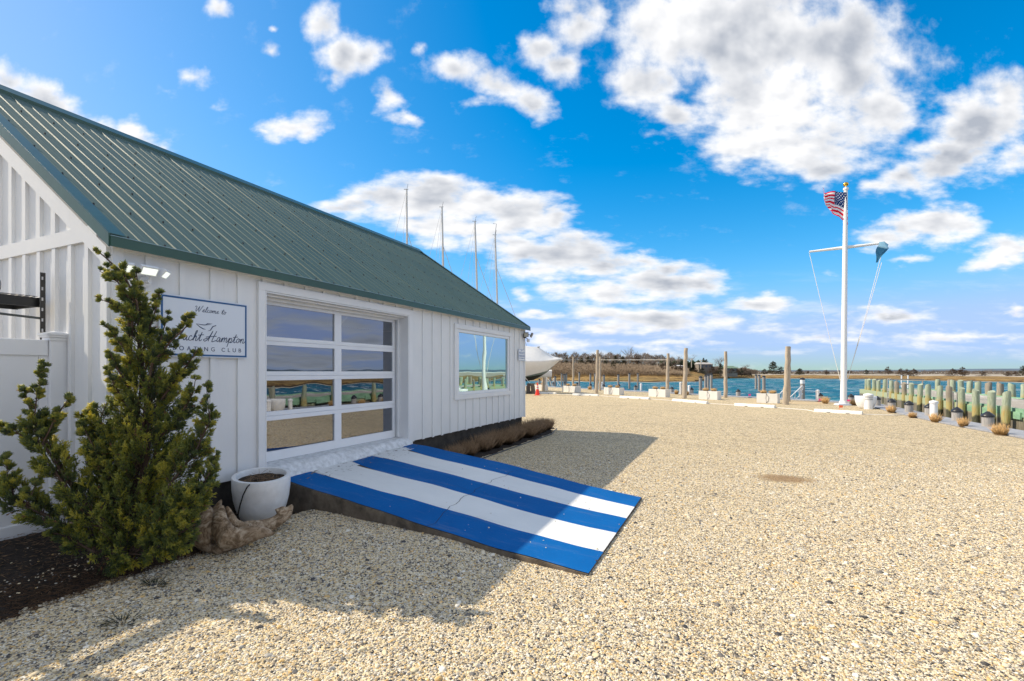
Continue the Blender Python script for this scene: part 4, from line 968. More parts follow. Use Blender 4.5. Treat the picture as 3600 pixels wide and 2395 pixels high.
def pebble_gn(name, density, r0, r1, seed, use_dens=True, mesh_sub=1):
    ng = bpy.data.node_groups.new(name, 'GeometryNodeTree')
    ng.interface.new_socket('Geometry', in_out='INPUT', socket_type='NodeSocketGeometry'); ng.interface.new_socket('Geometry', in_out='OUTPUT', socket_type='NodeSocketGeometry')
    N = ng.nodes; L = ng.links; gi = N.new('NodeGroupInput'); go = N.new('NodeGroupOutput')
    outs = []
    for (dn, ra, rb_, sd, sub) in zip(density, r0, r1, seed, mesh_sub):
        na = N.new('GeometryNodeInputNamedAttribute'); na.data_type = 'FLOAT'; na.inputs[0].default_value = 'dens'
        mu = N.new('ShaderNodeMath'); mu.operation = 'MULTIPLY'; mu.inputs[1].default_value = dn; L.new(na.outputs[0], mu.inputs[0])
        dp = N.new('GeometryNodeDistributePointsOnFaces'); dp.distribute_method = 'RANDOM'; dp.inputs['Seed'].default_value = sd; L.new(gi.outputs[0], dp.inputs['Mesh']); L.new(mu.outputs[0], dp.inputs['Density'])
        ic = N.new('GeometryNodeMeshIcoSphere'); ic.inputs['Radius'].default_value = 1.; ic.inputs['Subdivisions'].default_value = sub
        sp_ = N.new('GeometryNodeSetPosition'); nz = N.new('ShaderNodeTexNoise'); nz.inputs['Scale'].default_value = 1.1
        vm = N.new('ShaderNodeVectorMath'); vm.operation = 'SUBTRACT'; vm.inputs[1].default_value = (.5, .5, .5); L.new(nz.outputs['Color'], vm.inputs[0])
        L.new(ic.outputs[0], sp_.inputs[0]); L.new(vm.outputs[0], sp_.inputs['Offset'])
        ss = N.new('GeometryNodeSetShadeSmooth'); L.new(sp_.outputs[0], ss.inputs[0])
        sm = N.new('GeometryNodeSetMaterial'); sm.inputs['Material'].default_value = PEB; L.new(ss.outputs[0], sm.inputs[0])
        ip = N.new('GeometryNodeInstanceOnPoints'); L.new(dp.outputs[0], ip.inputs[0]); L.new(sm.outputs[0], ip.inputs['Instance'])
        rv = N.new('FunctionNodeRandomValue'); rv.data_type = 'FLOAT_VECTOR'; rv.inputs[0].default_value = (ra, ra*.8, ra*.5); rv.inputs[1].default_value = (rb_, rb_*.8, rb_*.55); rv.inputs['Seed'].default_value = sd+3; L.new(rv.outputs[0], ip.inputs['Scale'])
        rr = N.new('FunctionNodeRandomValue'); rr.data_type = 'FLOAT_VECTOR'; rr.inputs[0].default_value = (-.35, -.35, 0); rr.inputs[1].default_value = (.35, .35, 6.28); rr.inputs['Seed'].default_value = sd+9
        L.new(rr.outputs[0], ip.inputs['Rotation'])
        outs.append(ip.outputs[0])
    jn = N.new('GeometryNodeJoinGeometry')
    for o_ in outs: L.new(o_, jn.inputs[0])
    L.new(jn.outputs[0], go.inputs[0]); return ng
md = peb.modifiers.new('scatter', 'NODES')
md.node_group = pebble_gn('pebble_scatter', (5600, 800, 30), (.0042, .008, .015), (.0085, .0135, .028), (1, 5, 8), mesh_sub=(2, 2, 3))
# a few pale stones strewn on the mulch
pb2 = MB(); rg = random.Random(6); dv2 = []
for i in range(26):
    for j in range(4):
        x, y = -6.2+j*.38, -.6+i*.18; 
        if x > -4.85: continue
        z = .21 if x < -5.7 else .03+(-4.62-x)*.2
        pb2.add([(x, y, z), (x+.38, y, z-.03), (x+.38, y+.18, z-.03), (x, y+.18, z)], [(0, 1, 2, 3)]); dv2 += [.012+.03*(x > -5.2)]*4
for i in range(12):
    for j in range(8):
        f_ = .35+.055*i; x = XT+(XBm-XT)*f_; y = edge_t(0, f_)+.05+j*.3; w_ = j/8; z = prz(f_, w_)+.007; z2 = prz(f_+.055, w_)+.007
        pb2.add([(x, y, z), (x+.21, y, z2), (x+.21, y+.28, z2), (x, y+.28, z)], [(0, 1, 2, 3)]); dv2 += [.0012]*4
pb = pb2.build('scattered_stones', PEB); at = pb.data.attributes.new('dens', 'FLOAT', 'POINT'); at.data.foreach_set('value', dv2)
md = pb.modifiers.new('scatter', 'NODES'); md.node_group = bpy.data.node_groups['pebble_scatter']
tag(pb, 'pale stones strewn across the dark mulch below the juniper', 'stones', kind='stuff')
# dead needles and twigs on the mulch
n = 5200; P = np.stack([rs.uniform(-5.9, -4.62, n), rs.uniform(-.6, 4.1, n), np.zeros(n)], 1); P[:, 2] = .012+np.clip((-4.62-P[:, 0])*.2, 0, .23)
dd = unit(np.stack([rs.normal(size=n), rs.normal(size=n), rs.uniform(-.05, .25, n)], 1)); v_, f_, kk = spindles(P, dd, rs.uniform(.02, .09, n), rs.uniform(.0012, .003, n))
tag(npmesh('needle_litter', v_, f_, STRAWD), 'brown litter of needles and twigs on the mulch under the juniper', 'litter', kind='stuff')

n = 6500; P = np.stack([-4.5-np.abs(rs.normal(size=n))*.28, rs.uniform(.3, 3.1, n), np.zeros(n)], 1); P[:, 2] = .010+np.clip((-4.5-P[:, 0])*.19, 0, .23)
dd = unit(np.stack([rs.normal(size=n), rs.normal(size=n), rs.uniform(-.05, .2, n)], 1)); v_, f_, kk = spindles(P, dd, rs.uniform(.02, .07, n), rs.uniform(.001, .0025, n))
tag(npmesh('needle_litter', v_, f_, mat('rust_needles', color=(.13, .07, .035), rough=1, var=.5, vscale=9)), 'rust brown needles lying along the edge of the mulch bed', 'litter', kind='stuff')

# ------------------------------------------------------------------ dry grass
def grass_mesh(name, n, h, spread, seed, m, lean=.5, r0=.1, thick=.004):
    rs_ = np.random.default_rng(seed); a = rs_.uniform(0, 6.283, n); rr = r0*np.sqrt(rs_.random(n))
    P = np.stack([rr*np.cos(a), rr*np.sin(a), np.zeros(n)], 1)
    dd = unit(np.stack([np.cos(a)*rr/r0*spread+rs_.normal(size=n)*.26, np.sin(a)*rr/r0*spread+rs_.normal(size=n)*.26, np.ones(n)], 1))
    v_, f_, k = spindles(P, dd, h*rs_.uniform(.55, 1.1, n), np.full(n, thick)*rs_.uniform(.6, 1.3, n))
    o_ = npmesh(name, v_, f_, m); return o_
gt = [grass_mesh('dry_grass_clump', 700, .40, .30, 21+k, STRAWD, r0=.12, thick=.0045) for k in range(2)]
hedge = [(-4.74, 7.75, .8, 'short brown grass clump nearest the ramp in the wall bed'), (-4.76, 8.25, .85, 'second brown grass clump from the ramp in the wall bed'), (-4.73, 8.85, 1., 'third brown grass clump from the ramp, below the window'), (-4.75, 9.4, 1.05, 'fourth brown grass clump from the ramp, below the window'), (-4.73, 9.95, 1.0, 'fifth brown grass clump from the ramp, below the window'), (-4.75, 10.55, 1.05, 'sixth brown grass clump from the ramp, below the window'), (-4.73, 11.2, 1.1, 'seventh brown grass clump from the ramp, before the corner'), (-4.76, 11.8, 1.15, 'brown grass clump right at the far corner of the wall'), (-4.8, 12.4, 1.0, 'brown grass clump just past the far corner of the wall'), (-4.85, 12.9, .95, 'last brown grass clump beyond the far corner of the wall')]
for i, (x, y, s_, lb) in enumerate(hedge):
    o_ = gt[i] if i < 2 else gt[i % 2].copy()
    if i >= 2: COL.objects.link(o_)
    o_.location = (x, y, .02); o_.scale = (s_, s_*1.25, s_); o_.rotation_euler = (0, 0, i*1.3); tag(o_, lb, 'dry grass', 'brown grass clumps along the wall')

# ------------------------------------------------------------------ boardwalk and pier
def offset(line, dist):
    out = []
    for i, (x, y) in enumerate(line):
        a = Vector(line[max(i-1, 0)]); b_ = Vector(line[min(i+1, len(line)-1)]); d_ = (b_-a).normalized(); n_ = Vector((-d_.y, d_.x)); out.append((x+n_.x*dist, y+n_.y*dist))
    return out
bl = [(x+.02, y+.02) for x, y in EDGE]; far_ = offset(bl, .95)
bw = MB()
for (a, b_), (c_, d_) in zip(zip(bl, bl[1:]), zip(far_, far_[1:])):
    L_ = math.dist(a, b_); n = max(1, int(L_/.2))
    if n > 60: n = 60
    for i in range(n):
        f0, f1 = i/n, (i+.93)/n
        q4 = [Vector(a).lerp(Vector(b_), f0), Vector(a).lerp(Vector(b_), f1), Vector(c_).lerp(Vector(d_), f1), Vector(c_).lerp(Vector(d_), f0)]
        bw.prism([tuple(p) for p in q4], .01, .05)
board = tag(bw.build('boardwalk', DECK), 'narrow grey plank boardwalk edging the gravel along the water', 'boardwalk')
jb = MB()
for off, z0, z1 in ((0.0, -.25, .006), (.93, -.3, .006)):
    ln = offset(bl, off); l2 = offset(bl, off+.05)
    for a, b_, c_, d_ in zip(ln, ln[1:], l2, l2[1:]): jb.prism([a, b_, d_, c_], z0, z1)
jb.build('joist', DECKW, board)
bh = MB(); l1 = offset(bl, 1.0); l2 = offset(bl, 1.06)
for a, b_, c_, d_ in zip(l1, l1[1:], l2, l2[1:]): bh.prism([a, b_, d_, c_], -1.5, -.02)
bh.build('bulkhead_face', BULK, board)

pier = empty('timber_pier', (10.8, 30, 0), 'long green timber pier with a gravel top across the narrow channel', 'pier')
PX0 = lambda y: 9.0+(y-20)*.02; PX1 = lambda y: 12.7+(y-20)*.02
def rel(x, y, z): return (x-10.8, y-30, z)
b = MB(); y0, y1 = 4., 45.2
b.add([rel(PX0(y0)+.1, y0, .36), rel(PX1(y0)-.1, y0, .36), rel(PX1(y1)-.1, y1, .36), rel(PX0(y1)+.1, y1, .36)], [(0, 1, 2, 3)])
def m_top(t):
    p = t.pos(); n = t.noise(p, 1.6, 7, .75); e_ = t.node('ShaderNodeSeparateXYZ', {0: p})
    c = t.mix(t.mapr(t.noise(p, 30, 4, .8), .35, .65), (.30, .265, .22), (.46, .42, .36)); sh = t.m('MULTIPLY', t.mapr(n, .50, .56), t.mapr(t.m('SUBTRACT', e_.outputs[0], t.m('MULTIPLY', e_.outputs[1], .02)), 10.2, 11.8, .0, 1.)); c = t.mix(sh, c, (.72, .69, .64))
    return t.node('ShaderNodeBsdfPrincipled', {'Base Color': c, 'Roughness': 1., 'Normal': t.node('ShaderNodeBump', {'Distance': .04, 'Height': t.noise(p, 20, 4, .7)}).outputs[0]})
b.build('pier_top', mat('pier_gravel', m_top), pier)
b = MB()
for PX, o1, o2 in ((PX0, 0, .1), (PX1, -.1, 0)):
    b.add([rel(PX(y0)+o1, y0, .14), rel(PX(y0)+o2, y0, .14), rel(PX(y1)+o2, y1, .14), rel(PX(y1)+o1, y1, .14), rel(PX(y0)+o1, y0, .42), rel(PX(y0)+o2, y0, .42), rel(PX(y1)+o2, y1, .42), rel(PX(y1)+o1, y1, .42)], [(0, 3, 2, 1), (4, 5, 6, 7), (0, 1, 5, 4), (1, 2, 6, 5), (2, 3, 7, 6), (3, 0, 4, 7)])
y = y0+1
while y < y1-1: b.box(rel(PX0(y)-.06, y, .06), rel(PX0(y)-.002, y+.9, .3)); y += 1.9
b.box(rel(PX0(y1), y1, .14), rel(PX1(y1), y1+.1, .42)); b.build('wale', WALE, pier)
for PX, s_ in ((PX0, .1), (PX1, -.1)):
    b = MB(); y = y0
    while y < y1:
        x = PX(y); o2 = random.Random(int(y*10)).uniform(-.012, .012); xx = sorted((x+s_+o2, x+s_*2+o2)); b.box(rel(xx[0], y, -1.4), rel(xx[1], y+.2, .139)); y += .21
    b.build('sheeting', BULK, pier)
fm = MB(); fm.box(rel(PX0(4)+.4, 4.3, -1.4), rel(PX1(4)-.4, 45, .34)); fm.build('fill', BULK, pier)
mudb = MB(); rg = random.Random(12)
for i in range(60):
    y = 2+i*.72
    for k, x in enumerate((7.6+(.0 if y < 30 else (y-30)*-.0), 8.1, 8.5, PX0(y)-.15, PX0(y)+.2)): mudb.v.append((x+rg.uniform(-.08, .08), y, [-1., -.93, -.82, -.70, -.62][k]+rg.uniform(-.05, .05)))
for i in range(59):
    for k in range(4): mudb.f.append((i*5+k, i*5+k+1, i*5+6+k, i*5+5+k)); mudb.mi.append(0)
tag(mudb.build('mud_bank', mat('sandy_mud', color=(.50, .44, .30), rough=1, var=.3, vscale=2, world=True), smooth=True), kind='structure')
# pilings: one prototype, copied
def piling_mesh(seed):
    rg_ = random.Random(seed); b_ = MB(); n = 14
    zs_ = [-1.6, -1., -.4, 0., .4, .8, .98, 1.0]; b_.tube([(rg_.uniform(-.008, .008), rg_.uniform(-.008, .008), z) for z in zs_], [.165, .16, .155, .15, .148, .146, .145, .138], n, wob=.02, rng=rg_)
    return b_.build('dock_piling', PILE, smooth=True)
pm_ = [piling_mesh(k) for k in range(3)]
nP = 0
def piling(x, y, top, lb, grp, sc_=1.):
    global nP
    o_ = pm_[nP] if nP < 3 else pm_[nP % 3].copy()
    if nP >= 3: COL.objects.link(o_)
    nP += 1
    o_.location = (x, y, top-1.0); o_.rotation_euler = (.02*math.sin(nP*2.3), .02*math.cos(nP*3.7), nP*1.1); o_.scale = (sc_, sc_, 1.); tag(o_, lb, 'piling', grp)
ordn = ['first', 'second', 'third', 'fourth', 'fifth', 'sixth', 'seventh', 'eighth', 'ninth', 'tenth', 'eleventh', 'twelfth', 'thirteenth', 'fourteenth', 'fifteenth', 'sixteenth', 'seventeenth', 'eighteenth', 'nineteenth', 'twentieth']
row1 = [725, 752, 805, 850, 914, 985, 1040, 1115, 1192, 1278, 1368, 1480, 1585, 1710, 1860, 2020, 2168]
tops1 = [545, 545, 545, 555, 553, 562, 570, 583, 588, 597, 606, 617, 622, 636, 655, 672, 680]
for i, (x, yt) in enumerate(zip(row1, tops1)):
    px = 2800+x/2.946; uu = (px-CX)/F; n_ = 8.75
    for _ in range(4): Y = n_/(uu*CS-SN); tt = Y*(uu*SN+CS); n_ = PX0(tt)-.22
    piling(n_, tt, ZA(1150+yt/2.946, Y), ordn[16-i]+' mossy green piling from the right on the near side of the pier', 'pilings on the near side of the pier', .80)
for i in range(7): y = 19.3-i*1.9; piling(PX0(y)-.22, y, .95, 'mossy green piling on the near side of the pier, outside the picture, %s back' % ordn[i], 'pilings on the near side of the pier', .80)
for i, (x, yt) in enumerate([(1098, 543), (1235, 547), (1462, 549), (1590, 553), (1618, 553), (1705, 556), (1793, 562), (1880, 567), (1990, 581), (2110, 584), (2235, 590), (2360, 600)]):
    px = 2800+x/2.946; uu = (px-CX)/F; n_ = 13
    for _ in range(4): Y = n_/(uu*CS-SN); tt = Y*(uu*SN+CS); n_ = PX1(tt)+.2
    if tt > 46: continue
    piling(n_, tt, ZA(1150+yt/2.946, Y), ordn[11-i]+' pale green piling from the right on the far side of the pier', 'pilings on the far side of the pier', 1.)
# ladders, rail frame, light pole on the pier
def ladder(x, y, z0, z1, lb, rz_=0, m=None):
    o_ = empty('pier_ladder', (x, y, 0), lb, 'ladder', rz=rz_); m = m or mat('grey_ladder', color=(.40, .38, .36), rough=.6)
    for s_ in (-.2, .2):
        b_ = MB(); b_.tube([(0, s_, z0), (0, s_, z1-.05), (.05, s_, z1), (.12, s_, z1-.05)], .022, 8); b_.build('side_rail', m, o_)
    z = z0+.1
    while z < z1-.6: b_ = MB(); b_.box((-.02, -.2, z), (.02, .2, z+.03)); b_.build('rung', m, o_); z += .28
def pier_at(x6, side=0):
    px = 2800+x6/2.946; uu = (px-CX)/F; n_ = 8.75
    for _ in range(4): Y = n_/(uu*CS-SN); tt = Y*(uu*SN+CS); n_ = (PX0(tt)-.3 if side == 0 else PX1(tt)-.3)
    return n_, tt, Y
x, y, Y = pier_at(952); ladder(x, y, -.9, 1.25, 'tall grey ladder between pilings near the far end of the pier')
x, y, Y = pier_at(1643); ladder(x, y, -.9, .85, 'grey wooden ladder in the middle of the near pier side', m=DECKW)
fr = empty('dock_rail', (11.3, 43.8, .38), 'grey metal rail frame standing on the far end of the pier', 'railing')
for i, xx in enumerate((-1.4, -.2, 1.3)): b_ = MB(); b_.tube([(xx, 0, 0), (xx, 0, .75)], .035, 8); b_.build('post', VSLEEVE, fr)
b_ = MB(); b_.box((-1.5, -.03, .70), (1.4, .03, .78)); b_.box((-1.5, -.03, .35), (1.4, .03, .42)); b_.build('rail', DECKW, fr)
for x6, lb in ((1088, 'thin white post left of another on the far side of the pier'), (1155, 'thin white post right of another on the far side of the pier')):
    x, y, Y = pier_at(x6, 1); b_ = MB(); b_.tube([(0, 0, 0), (0, 0, 1.0)], .045, 10); b_.tube([(0, 0, 1.0), (0, 0, 1.04)], .055, 10)
    tag(b_.build('white_post', GELWHITE, loc=(x, y, .36)), lb, 'post', 'thin white posts on the pier')

# ------------------------------------------------------------------ marina pieces
def capped_post(name, r, h, m, lb, cat, grp, loc, pipe=False):
    o_ = empty(name, loc, lb, cat, grp); b_ = MB(); b_.tube([(0, 0, 0), (0, 0, h)], r, 20); b_.build('post', m, o_, smooth=True)
    c_ = MB(); c_.lathe([(r*1.12, h-.03*r/.15), (r*1.15, h), (r*1.1, h+.02), (r*.25, h+r*.85), (0, h+r*.9)], 20); c_.build('cap', CAP, o_, smooth=True); return o_
tall = []      # grey sleeved mooring piles out in the basin
TP = [('R4', 378, 715, 30, 'grey capped mooring pile partly behind the bow of the wrapped boat'), ('R4', 467, 640, 28, 'grey capped mooring pile just right of the wrapped boat'), ('R4', 530, 645, 28, 'grey capped mooring pile between the two left gangway rails'), ('R4', 594, 675, 32, 'short thick grey mooring pile left of the second planter'),
      ('R4', 686, 632, 22, 'slim grey mooring pile, leftmost of three above the second planter'), ('R4', 722, 645, 28, 'grey mooring pile, middle of three above the second planter'), ('R4', 750, 640, 25, 'grey mooring pile, right of three above the second planter'),
      ('R4', 928, 618, 22, 'lone tall grey mooring pile right of the second planter'), ('R4', 1082, 638, 26, 'grey mooring pile left of the leaning wooden pole'), ('R4', 1142, 633, 22, 'slim grey mooring pile close beside the leaning wooden pole'), ('R4', 1267, 655, 32, 'grey mooring pile above the left end of the third planter'),
      ('R4', 1468, 648, 28, 'grey mooring pile above the right end of the third planter'), ('R4', 1620, 635, 28, 'left of two grey mooring piles between the third and fourth planters'), ('R4', 1737, 635, 24, 'right of two grey mooring piles between the third and fourth planters'),
      ('R5', 641, 675, 45, 'thick grey mooring pile, leftmost of four behind the fifth planter'), ('R5', 710, 662, 38, 'grey mooring pile, second of four behind the fifth planter'), ('R5', 746, 655, 34, 'grey mooring pile, third of four behind the fifth planter'), ('R5', 789, 645, 32, 'grey mooring pile, rightmost of four behind the fifth planter'),
      ('R5', 1405, 655, 30, 'left of three grey mooring piles behind the sixth planter'), ('R5', 1449, 658, 34, 'middle of three grey mooring piles behind the sixth planter'), ('R5', 1515, 670, 42, 'right of three grey mooring piles behind the sixth planter'), ('R5', 2048, 695, 58, 'thick grey mooring pile with a white notice band by the gangway')]
protoP = None
for rr_, x, yt, wd_, lb in TP:
    px, py = (R4 if rr_ == 'R4' else R5)(x, yt); Y = F*.32/(wd_/3.928); Y = min(Y, 72); top = ZA(py, Y)
    # piles stand just outside the boardwalk or further out
    sc_ = (wd_/3.928)*Y/F/.32
    if protoP is None:
        protoP = empty('mooring_pile', (0, 0, 0), lb, 'mooring pile', 'grey capped mooring piles in the basin')
        b_ = MB(); b_.tube([(0, 0, -4.5), (0, 0, -.12)], .16, 20); b_.build('post', VSLEEVE, protoP, smooth=True)
        c_ = MB(); c_.lathe([(.175, -.17), (.18, -.12), (.165, -.10), (.06, -.02), (0, 0)], 20); c_.build('cap', CAP, protoP, smooth=True); o_ = protoP
    else: o_ = again(protoP, (0, 0, 0), lb)
    o_.location = D(px, Y, top); o_.scale = (sc_, sc_, 1)
    if x == 2048:
        b_ = MB(); b_.tube([(0, 0, -.48), (0, 0, -.2)], .165, 20, caps=False); b_.build('notice_band', GELWHITE, o_, smooth=True)
def onz(R_, x, y, z=0): return G(R_(x, y), z)
LB = [(R4, 569, 812, 'small lamp bollard by the left gangway, behind the first planter'), (R4, 727, 812, 'small lamp bollard behind the left end of the second planter'), (R4, 898, 822, 'small lamp bollard behind the right end of the second planter'), (R4, 1085, 843, 'small lamp bollard behind the lone straw tuft left of the thick left pole'), (R4, 1266, 853, 'small lamp bollard behind the left end of the third planter'), (R4, 1476, 850, 'small lamp bollard behind the right end of the third planter'), (R4, 1706, 873, 'lamp bollard left of a white pipe, before the fourth planter'), (R4, 2207, 903, 'lamp bollard just right of the fourth planter'),
      (R5, 516, 918, 'lamp bollard beside a white pipe, left of the fifth planter'), (R5, 1160, 950, 'lamp bollard between the fifth and sixth planters'), (R6, 243, 765, 'lamp bollard behind a white pipe left of the flagpole'), (R6, 565, 780, 'lamp bollard on the boardwalk just right of the flagpole'),
      (R6, 835, 812, 'lamp bollard half hidden behind the big white bowl'), (R6, 988, 846, 'lamp bollard first to the right of the big white bowl'), (R6, 1165, 878, 'lamp bollard second to the right of the big white bowl'), (R6, 1378, 915, 'lamp bollard behind the ribbed white pipe'), (R6, 1663, 968, 'lamp bollard second from the right edge'), (R6, 1982, 1028, 'lamp bollard nearest the right edge of the picture')]
protoL = None
for R_, x, y, lb in LB:
    p = onz(R_, x, y, .05)
    if protoL is None: protoL = capped_post('lamp_bollard', .15, .3, mat('grey_wood_post', color=(.36, .34, .32), rough=.9, var=.3, vscale=8, stretch=(4, 4, .5)), lb, 'lamp bollard', 'short wooden posts with dark caps', p); o_ = protoL; first = True
    else: o_ = again(protoL, p, lb)
    o_.scale = (.95, .95, 1.05)
    nn = p.y
protoW = None
for R_, x, y, h, lb in ((R4, 1238, 850, .62, 'thin white pipe stub between two poles on the boardwalk'), (R4, 1782, 878, .62, 'thin white pipe stub left of the fourth planter'), (R5, 482, 918, .62, 'white pipe stub between the tall pole and a lamp bollard'), (R6, 218, 765, .65, 'white pipe stub left of the flagpole'), (R6, 1422, 928, .6, 'white pipe stub on the boardwalk with ribbed cap, right of the bowl'), (R6, 745, 850, .72, 'white pipe stub with grey bands before the big white bowl'), (R5, 362, 930, .9, 'slender white standpipe against a wooden post')):
    p = onz(R_, x, y, .05 if x != 745 else 0)
    if protoW is None:
        protoW = empty('pipe_stub', p, lb, 'pipe stub', 'white pipe stubs along the boardwalk')
        b_ = MB(); b_.tube([(0, 0, 0), (0, 0, .8)], .115, 18); b_.build('pipe', GELWHITE, protoW, smooth=True)
        b_ = MB(); b_.lathe([(.118, .80), (.135, .81), (.135, .86), (.12, .865), (.135, .88), (.135, .92), (.10, .96), (0, 1.)], 18); b_.build('cap', GELWHITE, protoW, smooth=True); o_ = protoW
    else: o_ = again(protoW, p, lb)
    w_ = 1. if x in (1422, 745) else .8
    if x == 362: w_ = .5
    if x == 745: w_ = 1.45
    o_.scale = (w_, w_, h)
b_ = MB()
for z in (.42, .5, .57): b_.tube([(0, 0, z), (0, 0, z+.03)], .172, 18)
tag(b_.build('pipe_collar', mat('grey_band', color=(.3, .3, .3), rough=.4), loc=onz(R6, 745, 850)), 'grey bands clamped round the white pipe before the big bowl', 'pipe collar')
big = make_pot('bowl_planter', (5.63, 26.75, 0), 'big white bowl planter standing where the boardwalk turns', r=.415, h=.58)
big.scale = (1, 1, 1)
# planters
PLAN = [(R4, 270, 412, 878, 'first white box planter, beside the wrapped boat'), (R4, 693, 915, 902, 'second white box planter from the left'), (R4, 1268, 1515, 935, 'third white box planter from the left, right of the thick left pole'), (R4, 1885, 2158, 966, 'fourth white box planter from the left'), (R5, 613, 915, 1003, 'fifth white box planter from the left'), (R5, 1413, 1750, 1051, 'rightmost white box planter, beside the tall twin pole')]
PG = mat('white_planter_board', color=(.72, .70, .66), rough=.5, var=.06)
SEAM = mat('planter_seam', color=(.18, .18, .18), rough=.8)
tufts = [grass_mesh('straw_tuft', 300, .36, .12, 41+k, STRAW, r0=.12, thick=.006) for k in range(2)]; ntuft = 0
def tuft(p, s_, lb, grp):
    global ntuft
    o_ = tufts[ntuft] if ntuft < 2 else tufts[ntuft % 2].copy()
    if ntuft >= 2: COL.objects.link(o_)
    o_.location = p; o_.scale = s_ if isinstance(s_, tuple) else (s_, s_, s_); o_.rotation_euler = (0, 0, ntuft*1.7); tag(o_, lb, 'dry grass', grp); ntuft += 1
PH = [.80, .96, .93, .89, .86, .83]
for i, (R_, xa, xb_, yb2, lb) in enumerate(PLAN):
    pa = G(R_(xa, yb2-6)); pb_ = G(R_(xb_, yb2+8)) ; dv_ = Vector(((pb_-pa).x, (pb_-pa).y, 0)); an = math.atan2(dv_.y, dv_.x); Lp = dv_.length*(.86 if i else 1.4)
    if i == 0: an = R(-28); Lp = 1.7
    c = pa.copy(); hgt = .52
    o_ = empty('box_planter', c, lb, 'planter', 'white box planters along the parking row', rz=an)
    b_ = MB(); wd_ = .5
    b_.box((0, 0, 0), (Lp, .03, hgt)); b_.box((0, wd_-.03, 0), (Lp, wd_, hgt)); b_.box((0, .031, 0), (.03, wd_-.031, hgt)); b_.box((Lp-.03, .031, 0), (Lp, wd_-.031, hgt)); b_.build('box', PG, o_, bevel=.006)
    b_ = MB(); b_.box((.031, .031, .3), (Lp-.031, wd_-.031, hgt-.05)); b_.build('soil', SOIL, o_)
    b_ = MB(); m_ = Lp*.5
    b_.tube([(m_-.03, -.008, hgt), (m_+.02, -.01, hgt-.1), (m_+.10, -.01, hgt*.6), (m_+.07, -.01, .12), (m_-.03, -.01, .01)], .009, 6)
    b_.tube([(m_-.02, -.006, hgt), (m_-.05, -.007, hgt*.5), (m_-.02, -.006, 0)], .006, 6); b_.build('irrigation_tube', SEAM, o_)
    nm = ['first', 'second', 'third', 'fourth', 'fifth', 'rightmost'][i]
    for kx, sd in ((.27, 'left'), (.72, 'right')):
        q_ = Vector((math.cos(an), math.sin(an), 0))*Lp*kx+Vector((-math.sin(an), math.cos(an), 0))*.25
        tuft(c+q_+Vector((0, 0, hgt-.06)), (.9, .9, .75), 'straw-coloured grass tuft in the %s half of the %s box planter' % (sd, nm), 'cut grass tufts in the planters')
for R_, x, y, s_, lb in ((R4, 1075, 866, 1.3, 'lone straw tuft in the gravel left of the thick left pole'), (R4, 2270, 930, 1.35, 'wide straw tuft in the gravel right of the fourth planter'), (R5, 453, 940, 1.2, 'straw tuft in the gravel right behind the tallest left pole'), (R6, 300, 795, 1.5, 'wide straw tuft on the sand left of the flagpole'), (R6, 590, 812, 1.2, 'straw tuft on the sand right of the flagpole'),
                 (R6, 982, 890, 1.25, 'straw tuft beside the boardwalk nearest the big white bowl'), (R6, 1200, 942, 1.1, 'flattened straw tuft, second beside the boardwalk from the bowl'), (R6, 1440, 988, 1.2, 'straw tuft beside the boardwalk, third from the bowl'), (R6, 1730, 1040, 1.2, 'straw tuft beside the boardwalk, second from the right edge'), (R6, 2115, 1122, 1.25, 'large straw tuft nearest the right edge of the picture')):
    p = onz(R_, x, y); tuft(p, (s_*.62, s_*.78, s_*(.6 if x == 1200 else .78)), lb, 'straw tufts in the gravel')
# wheel stops
SP = [((R4, 290, 918), (R4, 607, 928), 'white concrete wheel stop behind the traffic cone'), ((R4, 840, 943), (R4, 1190, 956), 'white concrete wheel stop at the foot of the thick left pole'), ((R4, 1495, 980), (R4, 1895, 1000), 'white concrete wheel stop below the fourth planter'), ((R5, 262, 1022), (R5, 735, 1062), 'white concrete wheel stop left of the fifth planter'), ((R5, 1115, 1088), (R5, 1668, 1120), 'white concrete wheel stop before the rightmost planter'), ((R6, 187, 880), (R6, 683, 908), 'white concrete wheel stop in front of the flagpole')]
for (Ra, xa, ya), (Rb, xb_, yb2), lb in SP:
    a = G(Ra(xa, ya)); b2 = G(Rb(xb_, yb2)); dd_ = b2-a; an = math.atan2(dd_.y, dd_.x); L_ = dd_.length
    o_ = empty('wheel_stop', a, lb, 'wheel stop', 'white wheel stops in the parking row', rz=an)
    b_ = MB(); pf = [(-.085, 0), (-.075, .10), (-.05, .135), (.05, .135), (.075, .10), (.085, 0)]
    n = len(pf); b_.v = [(0, p_[0], p_[1]) for p_ in pf]+[(L_, p_[0], p_[1]) for p_ in pf]
    b_.f = [tuple(range(n)), tuple(range(2*n-1, n-1, -1))]+[(i, n+i, n+(i+1) % n, (i+1) % n) for i in range(n)]; b_.mi = [0]*len(b_.f)
    s_ = b_.build('bar', mat('white_stop_concrete', color=(.80, .79, .75), rough=.8, var=.08, vscale=4), o_, bevel=.008)
    b_ = MB()
    for f_ in (.28, .68): b_.box((L_*f_, -.091, 0.002), (L_*f_+.13, -.0885, .028))
    b_.build('drain_slot', BLACK, s_)
